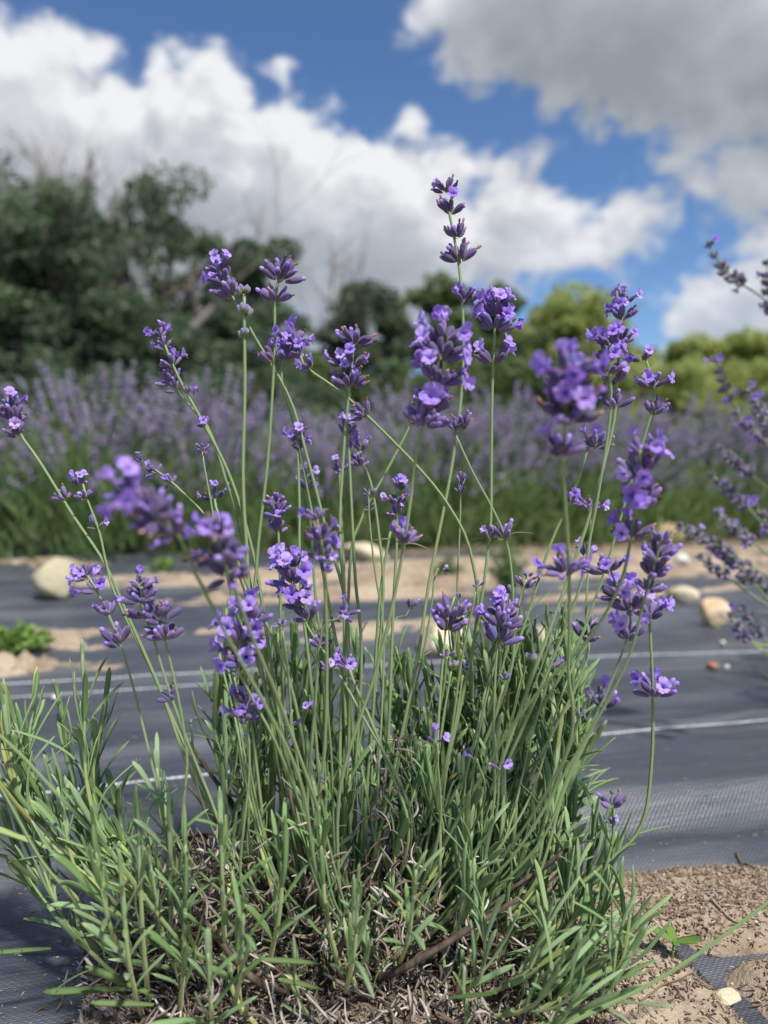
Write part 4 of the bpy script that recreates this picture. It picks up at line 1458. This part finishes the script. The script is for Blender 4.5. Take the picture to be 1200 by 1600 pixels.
S([(470, 1092), (455, 1130), (490, 1250), (520, 1400)], .41, .43, [(468, 1112, 34, 2, 2, ''), (450, 1135, 34, 3, 2, '')], .0009)
S([(545, 1022), (550, 1060), (600, 1180), (640, 1300)], .43, .44, [(544, 1044, 44, 5, 4, ''), (534, 1075, 18, 2, 0, '')])
S([(678, 1130), (682, 1170), (684, 1300)], .41, .43, [(680, 1160, 40, 3, 2, '')], .0009, leaves=[(683, 1166, .02, -1.2)])
S([(733, 1150), (745, 1190), (755, 1260)], .41, .43, [(742, 1185, 40, 2, 1, '')], .0009)
S([(790, 1175), (782, 1200), (762, 1300)], .41, .43, [(782, 1202, 40, 2, 1, '')], .0009)
S([(860, 935), (862, 970), (840, 1060)], .46, .465, [(861, 960, 22, 2, 1, '')], .0008, leaves=[(860, 990, .02, -.8), (855, 1005, .018, .9)])
S([(825, 890), (815, 930), (795, 1010)], .47, .47, [(825, 905, 30, 4, 1, ''), (818, 920, 30, 4, 0, 'bract')], .0008)
S([(640, 940), (636, 960), (600, 1000)], .5, .49, [(640, 952, 26, 4, 0, '')], .0006)
S([(692, 880), (680, 900), (668, 980)], .47, .47, [(690, 893, 22, 2, 1, 'bract')], .0008)
S([(610, 830), (598, 900), (590, 1000)], .47, .47, [])
S([(508, 1200), (510, 1240), (505, 1330)], .40, .42, [(508, 1222, 16, 2, 0, 'bract')], .0009)
# --- long stems that leave the picture
S([(-160, 1040), (0, 1150), (100, 1250), (185, 1345), (290, 1480)], .34, .40, [(-150, 1045, 80, 10, 3, '')], .00115)
S([(-120, 1020), (0, 1230), (60, 1340), (110, 1400), (190, 1500)], .40, .43, [(-115, 1030, 70, 10, 3, '')], .0010)
S([(1330, 1300), (1200, 1410), (1110, 1478), (1000, 1545), (890, 1600), (800, 1650)], .385, .395, [(1325, 1305, 70, 10, 4, '')], .00120, root=False)
# plain stems that fill the bundle of stalks
for k in range(16):
    x0 = random.uniform(330, 930)
    y0 = random.uniform(900, 1120)
    S([(x0, y0), (x0 - (x0 - 560) * .12, y0 + 120), (x0 - (x0 - 560) * .3, y0 + 300)], random.uniform(.41, .48), .45,
      [(x0, y0 + 8, random.uniform(18, 34), random.randint(3, 6), random.choice([0, 0, 1]), random.choice(['young', '', 'pale']))], .0009)


# ------------------------------------------------------------------ leafy shoots
n_leaf = [0]


def shoot(root, tip, rs, separate, bow=0.0, dense=1.0, lscale=1.0):
    root, tip = np.asarray(root, float), np.asarray(tip, float)
    H = np.linalg.norm(tip - root)
    out_ = norm(np.array([tip[0] - root[0], tip[1] - root[1], 0]) + 1e-6)
    mid = root * .45 + tip * .55 + out_ * H * (.10 + bow) - np.array([0, 0, H * .05])
    n = 22
    p = catmull([root, mid, tip], n)
    origin = root.copy()
    mb = MB()
    tube(mb, p, np.linspace(.0016, .0007, n), 6, rnd=rs.random())
    so_ = mb.build('leafy_shoot', MAT['shoot'], plant, origin=origin)
    so_.location = tuple(local(origin))
    T, N, B = frames(p)
    lm = MB()
    s, k = H * rs.uniform(.22, .45), 0
    tone = rs.uniform(.1, .80)
    while s < H * .99:
        t = s / H
        i = min(n - 1, int(t * (n - 1)))
        a0 = k * math.pi / 2 + rs.normal(0, .15) + (rs.random() * .3)
        nodes = [(0, 1.0, 0), (math.pi, 1.0, 0)]
        if t < .93 and rs.random() < .55:
            nodes += [(rs.uniform(-.4, .4), rs.uniform(.35, .62), .2), (math.pi + rs.uniform(-.4, .4), rs.uniform(.35, .62), .2)]
        for da, ls, up_ in nodes:
            if rs.random() > dense:
                continue
            o_ = N[i] * math.cos(a0 + da) + B[i] * math.sin(a0 + da)
            ang = R(rs.uniform(16, 36)) * (1.15 - .6 * t) * (1 - up_)
            dv = norm(T[i] * math.cos(ang) + o_ * math.sin(ang) + np.array([0, 0, .12]))
            L = lscale * ls * rs.uniform(.034, .056) * (1.0 if t > .2 else .75) * (1 - .35 * max(0, t - .7) / .3)
            wf = rs.uniform(.95, 1.3) * (1 if tip[1] > .43 else .8) * (0.042 / max(L, .018)) ** .6
            M = basis(p[i], dv, -o_, (L, L * wf, L))
            rnd = float(np.clip(tone + rs.normal(0, .16), 0, 1))
            j = int(rs.integers(0, 8))
            if separate and ls == 1.0 and n_leaf[0] < 298:
                n_leaf[0] += 1
                M[:3, 3] -= origin
                link('leaf', LEAF_ME[j + 8 * min(2, int(rnd * 3))], so_, None, M)
            else:
                lm.add_tpl(LEAVES[j], M, rnd)
        s += rs.uniform(.011, .018) * (1.3 - .65 * t)
        k += 1
    if lm.v:
        lm.v = [q_ - origin for q_ in lm.v]
        o_ = link('leaves', lm.mesh('leaves', MAT['leaf']), so_)
        o_['kind'] = 'stuff'
    return so_


rs = np.random.default_rng(99)


def top_y(x):
    return np.interp(x, [0, 60, 150, 200, 300, 340, 420, 520, 640, 760, 880, 930, 960, 1000], [1040, 1030, 1030, 1200, 1160, 985, 950, 965, 1020, 960, 965, 1080, 1190, 1380])


jobs = []
for k in range(160):
    tx = 330 + 600 * rs.beta(1.35, 1.25)
    ty0 = top_y(tx)
    ty = ty0 + (1450 - ty0) * rs.random() ** 1.9
    # a hollow in the middle where the old wood shows
    if 570 < tx < 650 and ty < 1300 and rs.random() < .55:
        continue
    if 240 < tx < 690 and ty > 1260 and rs.random() < .6:
        continue
    if 400 < tx < 620 and ty > 1180 and rs.random() < .4:
        continue
    jobs.append((tx, ty, 0))
for tx, ty in ((20, 1120), (55, 1070), (95, 1110), (130, 1060), (165, 1090), (25, 1200), (10, 1290), (150, 1180), (90, 1230), (205, 1300), (60, 1340),
               (180, 1250), (5, 1100), (120, 1290), (230, 1360), (260, 1290)):
    jobs.append((tx, ty, 1))
for tx, ty in ((985, 1455), (965, 1470), (955, 1340), (940, 1400), (975, 1400), (920, 1480), (880, 1500), (935, 1290), (900, 1360), (860, 1440), (840, 1520), (905, 1540)):
    jobs.append((tx, ty, 2))
for tx, ty in ((215, 1270), (245, 1200), (190, 1390), (325, 1490), (265, 1240), (150, 1330), (500, 1290), (290, 1320), (345, 1290), (445, 1300), (235, 1350), (560, 1390), (380, 1430), (650, 1360)):
    jobs.append((tx, ty, 3))
jobs.sort(key=lambda j: -j[1])
for i, (tx, ty, grp) in enumerate(jobs):
    dtip = .53 - .13 * (ty - 1000) / 520 + rs.uniform(-.03, .03)
    if grp == 1:
        dtip = .46 + rs.uniform(-.03, .03)
    if grp == 3:
        dtip = .37 + rs.uniform(-.02, .03)
    tip = P(tx, ty, dtip)
    if tip[2] < .02:
        tip[2] = .02
    fx_ = {0: .62 + .28 * min(1, max(0, (ty - 1050) / 400)), 1: .62, 2: .66, 3: .93}[grp]
    root = np.array([tip[0] * fx_ - .012 + rs.normal(0, .012), .455 + (tip[1] - .455) * .55 + rs.normal(0, .012), 0.004])
    if grp == 3:
        root[1] = max(root[1], .40)
    # shoots branch from the old wood, some way up
    lift = rs.uniform(0.0, .35) if tip[2] > .1 else 0
    root = root + (tip - root) * lift * np.array([.5, .5, 1])
    shoot(root, tip, rs, separate=(ty > 1180 and i % 2 == 0), bow=rs.uniform(-.02, .10) if grp != 3 else -.05, dense=.95 if grp else .85, lscale=.78 if grp == 3 else .95)

# small silvery rosettes low in the plant
for k in range(15):
    px, py = rs.uniform(320, 900), rs.uniform(1430, 1590)
    d_ = rs.uniform(.40, .46)
    tip = P(px, py, d_)
    tip[2] = max(tip[2], .028)
    shoot(tip - np.array([rs.normal(0, .008), rs.normal(0, .008), rs.uniform(.03, .06)]).clip(None, tip[2] + 0.001), tip, rs, False, 0, 1, .62)

# ------------------------------------------------------------------ old wood, dead leaves
for k in range(24):
    an = rs.uniform(0, 6.28)
    b = plant_base + np.array([math.cos(an) * .05 * rs.random(), math.sin(an) * .04 * rs.random(), 0])
    rr = rs.uniform(.04, .15)
    e = plant_base + np.array([math.cos(an) * rr * 1.15, math.sin(an) * rr * .75, rs.uniform(.03, .15)])
    p = catmull([b, (b + e) / 2 + rs.normal(0, .012, 3), e], 10)
    p[:, 2] = np.maximum(p[:, 2], .003)
    mb = MB()
    tube(mb, p, np.linspace(.0030, .0012, 10) * rs.uniform(.7, 1.2), 7, rnd=rs.random())
    o_ = mb.build('woody_stem', MAT['wood'], plant, origin=b)
    o_.location = tuple(local(b))

mb = MB()
for k in range(5200):
    # heap of grey curled leaves that hangs on the old wood
    if k % 10 < 6:
        px, py = rs.choice(p=[.34, .05, .19, .21, .21], a=[(rs.normal(300, 38), rs.uniform(1300, 1600)), (rs.normal(620, 24), rs.uniform(1150, 1360)), (rs.normal(600, 90), rs.uniform(1330, 1600)), (rs.normal(430, 120), rs.uniform(1380, 1600)), (rs.normal(720, 90), rs.uniform(1420, 1600))])
        c0 = P(px, py, rs.uniform(.43, .50))
        if c0[2] < 0.004:
            c0[2] = rs.uniform(.006, .02)
    else:
        an = rs.uniform(0, 6.28)
        rr = math.sqrt(rs.random()) * .16
        c0 = plant_base + np.array([math.cos(an) * rr * 1.1, math.sin(an) * rr * .7, .012 + rs.random() ** 2 * .06 * (1 - rr / .18)])
    if k % 5 == 0:
        xx, yy = rs.uniform(-.17, .13), rs.uniform(.385, .47)
        c0 = np.array([xx, yy, float(soil_z(np.array([xx]), np.array([yy]))[0]) + rs.uniform(.001, .008)])
    L = rs.uniform(.006, .022)
    dv = norm(rs.normal(size=3) + np.array([0, 0, -.2]))
    cv = norm(np.cross(dv, rs.normal(size=3)))
    t = np.linspace(-1, 1, 6)[:, None]
    cu = rs.uniform(.1, .9)
    p = c0 + dv * t * L / 2 + cv * (t ** 2) * L * .35 * cu
    tube(mb, p, np.array([.4, .9, 1, 1, .8, .35]) * rs.uniform(.0006, .0012), 5, [1, .5, .9, .5, .7], rnd=float(np.clip(rs.beta(1.6, 1.8), 0, 1)), cap=False)
o_ = mb.build('dead_leaves', MAT['dead'], plant)
o_.location = tuple(local((0, 0, 0)))
o_['kind'] = 'stuff'

# broad spotted leaves low on the plant
for (x0, y0, x1, y1, d_) in ((495, 1505, 405, 1500, .40), (500, 1545, 432, 1530, .40), (175, 1485, 120, 1440, .40), (60, 1380, 10, 1338, .42), (80, 1482, -10, 1490, .42),
                             (195, 1545, 65, 1552, .41), (470, 1370, 410, 1320, .41), (240, 1555, 130, 1510, .40), (240, 1570, 140, 1568, .385), (700, 1560, 780, 1552, .40)):
    a, b = P(x0, y0, d_), P(x1, y1, d_ - .01)
    a[2], b[2] = max(a[2], .008), max(b[2], .008)
    L = np.linalg.norm(b - a)
    mb = MB()
    mb.add_tpl(BROAD, basis(a, b - a, (0, -.5, 1), (L * .4, L * .62, L)), rs.random())
    o_ = mb.build('broad_leaf', MAT['spotted'], plant, origin=a)
    o_.location = tuple(local(a))
# dry grass stalks caught in the plant
for pts in ([(390, 1490), (455, 1530), (520, 1600)], [(415, 1530), (425, 1570), (432, 1610)], [(395, 1330), (440, 1300), (480, 1285)], [(480, 1380), (500, 1350), (515, 1330)]):
    p = catmull([P(a, b, .40) for a, b in pts], 9)
    p[:, 2] = np.maximum(p[:, 2], .004)
    mb = MB()
    tube(mb, p, .0005, 5, rnd=.95)
    o_ = mb.build('dry_stalk', MAT['mulch'], plant)
    o_.location = tuple(local((0, 0, 0)))

# seedling on the soil
b = G(1050, 1532)
b[2] = float(soil_z(b[:1], b[1:2])[0])
sd_ = empty('seedling', b)
tag(sd_, 'tiny round leaved green seedling on the mulch', 'seedling')
mb = MB()
tube(mb, catmull([[0, 0, -.002], [0, 0, .006], [.001, 0, .012]], 6), .0007, 6, rnd=.5)
mb.build('stem', MAT['weed'], sd_)
for an, L in ((2.6, .014), (1.6, .012), (-.35, .016), (-1.8, .009)):
    mb = MB()
    dv = np.array([math.cos(an), math.sin(an), .35])
    mb.add_tpl(leaf_tpl(-.1, .1, 7.5, 8), basis([0.001, 0, .011], dv, (0, 0, 1), (L * .22, L, L)), .4)
    mb.build('leaf', MAT['weed'], sd_)

# ------------------------------------------------------------------ lavender bush standing close by, its spikes reaching in
nb = empty('lavender_shrub', (0.78, 0.98, 0.0))
tag(nb, 'taller lavender shrub with slim grey spikes leaning in over the ochre stone', 'lavender')
rs = np.random.default_rng(123)
side = [([(1107, 383), (1140, 432), (1178, 455), (1235, 520)], .80, 100), ([(1199, 410), (1204, 480), (1230, 560)], .80, 90), ([(1118, 562), (1140, 620), (1200, 690)], .85, 80),
        ([(1150, 645), (1195, 690), (1240, 740)], .85, 80), ([(1172, 610), (1198, 660), (1250, 740)], .82, 70), ([(1062, 822), (1118, 850), (1210, 905)], .80, 110),
        ([(1112, 742), (1165, 790), (1230, 850)], .82, 90), ([(1120, 800), (1180, 850), (1250, 900)], .80, 90), ([(1140, 960), (1170, 1000), (1230, 1010)], .78, 70),
        ([(1180, 620), (1210, 690), (1260, 760)], .78, 80), ([(1095, 870), (1140, 905), (1230, 960)], .78, 70),
        ([(1135, 860), (1185, 920), (1240, 960)], .78, 80), ([(1180, 790), (1205, 830), (1260, 900)], .80, 70),
        ([(1125, 700), (1170, 740), (1240, 790)], .9, 80), ([(1170, 880), (1200, 930), (1260, 980)], .8, 70), 
        ([(1090, 835), (1150, 880), (1230, 930)], .83, 90), 
        ([(1160, 950), (1205, 1010), (1260, 1060)], .8, 70)]
for pts, d_, L in side:
    q3 = [P(a, b, d_ + .01 * j) for j, (a, b) in enumerate(pts)]
    q3.append(np.array([0.78 + rs.normal(0, .05), .98 + rs.normal(0, .05), .02]))
    if q3[-2][2] > .1:
        q3.insert(-1, (q3[-2] * .55 + q3[-1] * .45) + np.array([0, 0, .03]))
    p = catmull(q3, 26)
    p[:, 2] = np.maximum(p[:, 2], .004)
    mb = MB()
    tube(mb, p[::-1], np.linspace(.0016, .0010, 26), 6, rnd=rs.random())
    o_ = mb.build('flower_stem', MAT['stem'], nb, origin=p[-1])
    o_.location = tuple(p[-1] - np.array(nb.location))
    mb = MB()
    Lm = L / F_PX * d_
    fine = catmull(q3, 160)
    dist = np.concatenate([[0], np.cumsum(np.linalg.norm(np.diff(fine, axis=0), axis=1))])
    nw = max(4, int(Lm / .010))
    for k in range(nw):
        i = int(np.searchsorted(dist, Lm * k / nw))
        i = min(max(i, 0), 157)
        dv = norm(fine[max(0, i - 2)] - fine[i + 2])
        spike_tpl(mb, fine[i] - dv * .003, dv, .004, rs, .0068 * (.7 + .4 * min(1, k / 3)), 13, 0, 0, .72)
        for f_ in range(int(rs.random() < .38) * rs.integers(1, 3)):
            o2 = norm(np.cross(dv, rs.normal(size=3)))
            mb.add_tpl(random.choice(COROLLA), basis(fine[i] + o2 * .005, norm(o2 + dv * .5), (0, 0, -1), .9), rs.random(), 1)
    mb.v = [q_ - p[-1] for q_ in mb.v]
    o2 = link('flower_spike', mb.mesh('flower_spike', [MAT['nearflower'], MAT['corolla']], False), o_)
mb = MB()
for k in range(700):
    an = rs.uniform(0, 6.28)
    rr = math.sqrt(rs.random())
    s = np.array([math.cos(an) * .24 * rr, math.sin(an) * .2 * rr, rs.uniform(0, .24) * (1 - .4 * rr)])
    dv = norm(np.array([math.cos(an) * rr, math.sin(an) * rr, .9]) + rs.normal(0, .25, 3))
    L = rs.uniform(.03, .055)
    mb.add_tpl(LEAVES[k % 8], basis(s, dv, (0, 0, 1), (L, L * 1.2, L)), rs.random())
tag(mb.build('leaves', MAT['leaf'], nb), kind='stuff')
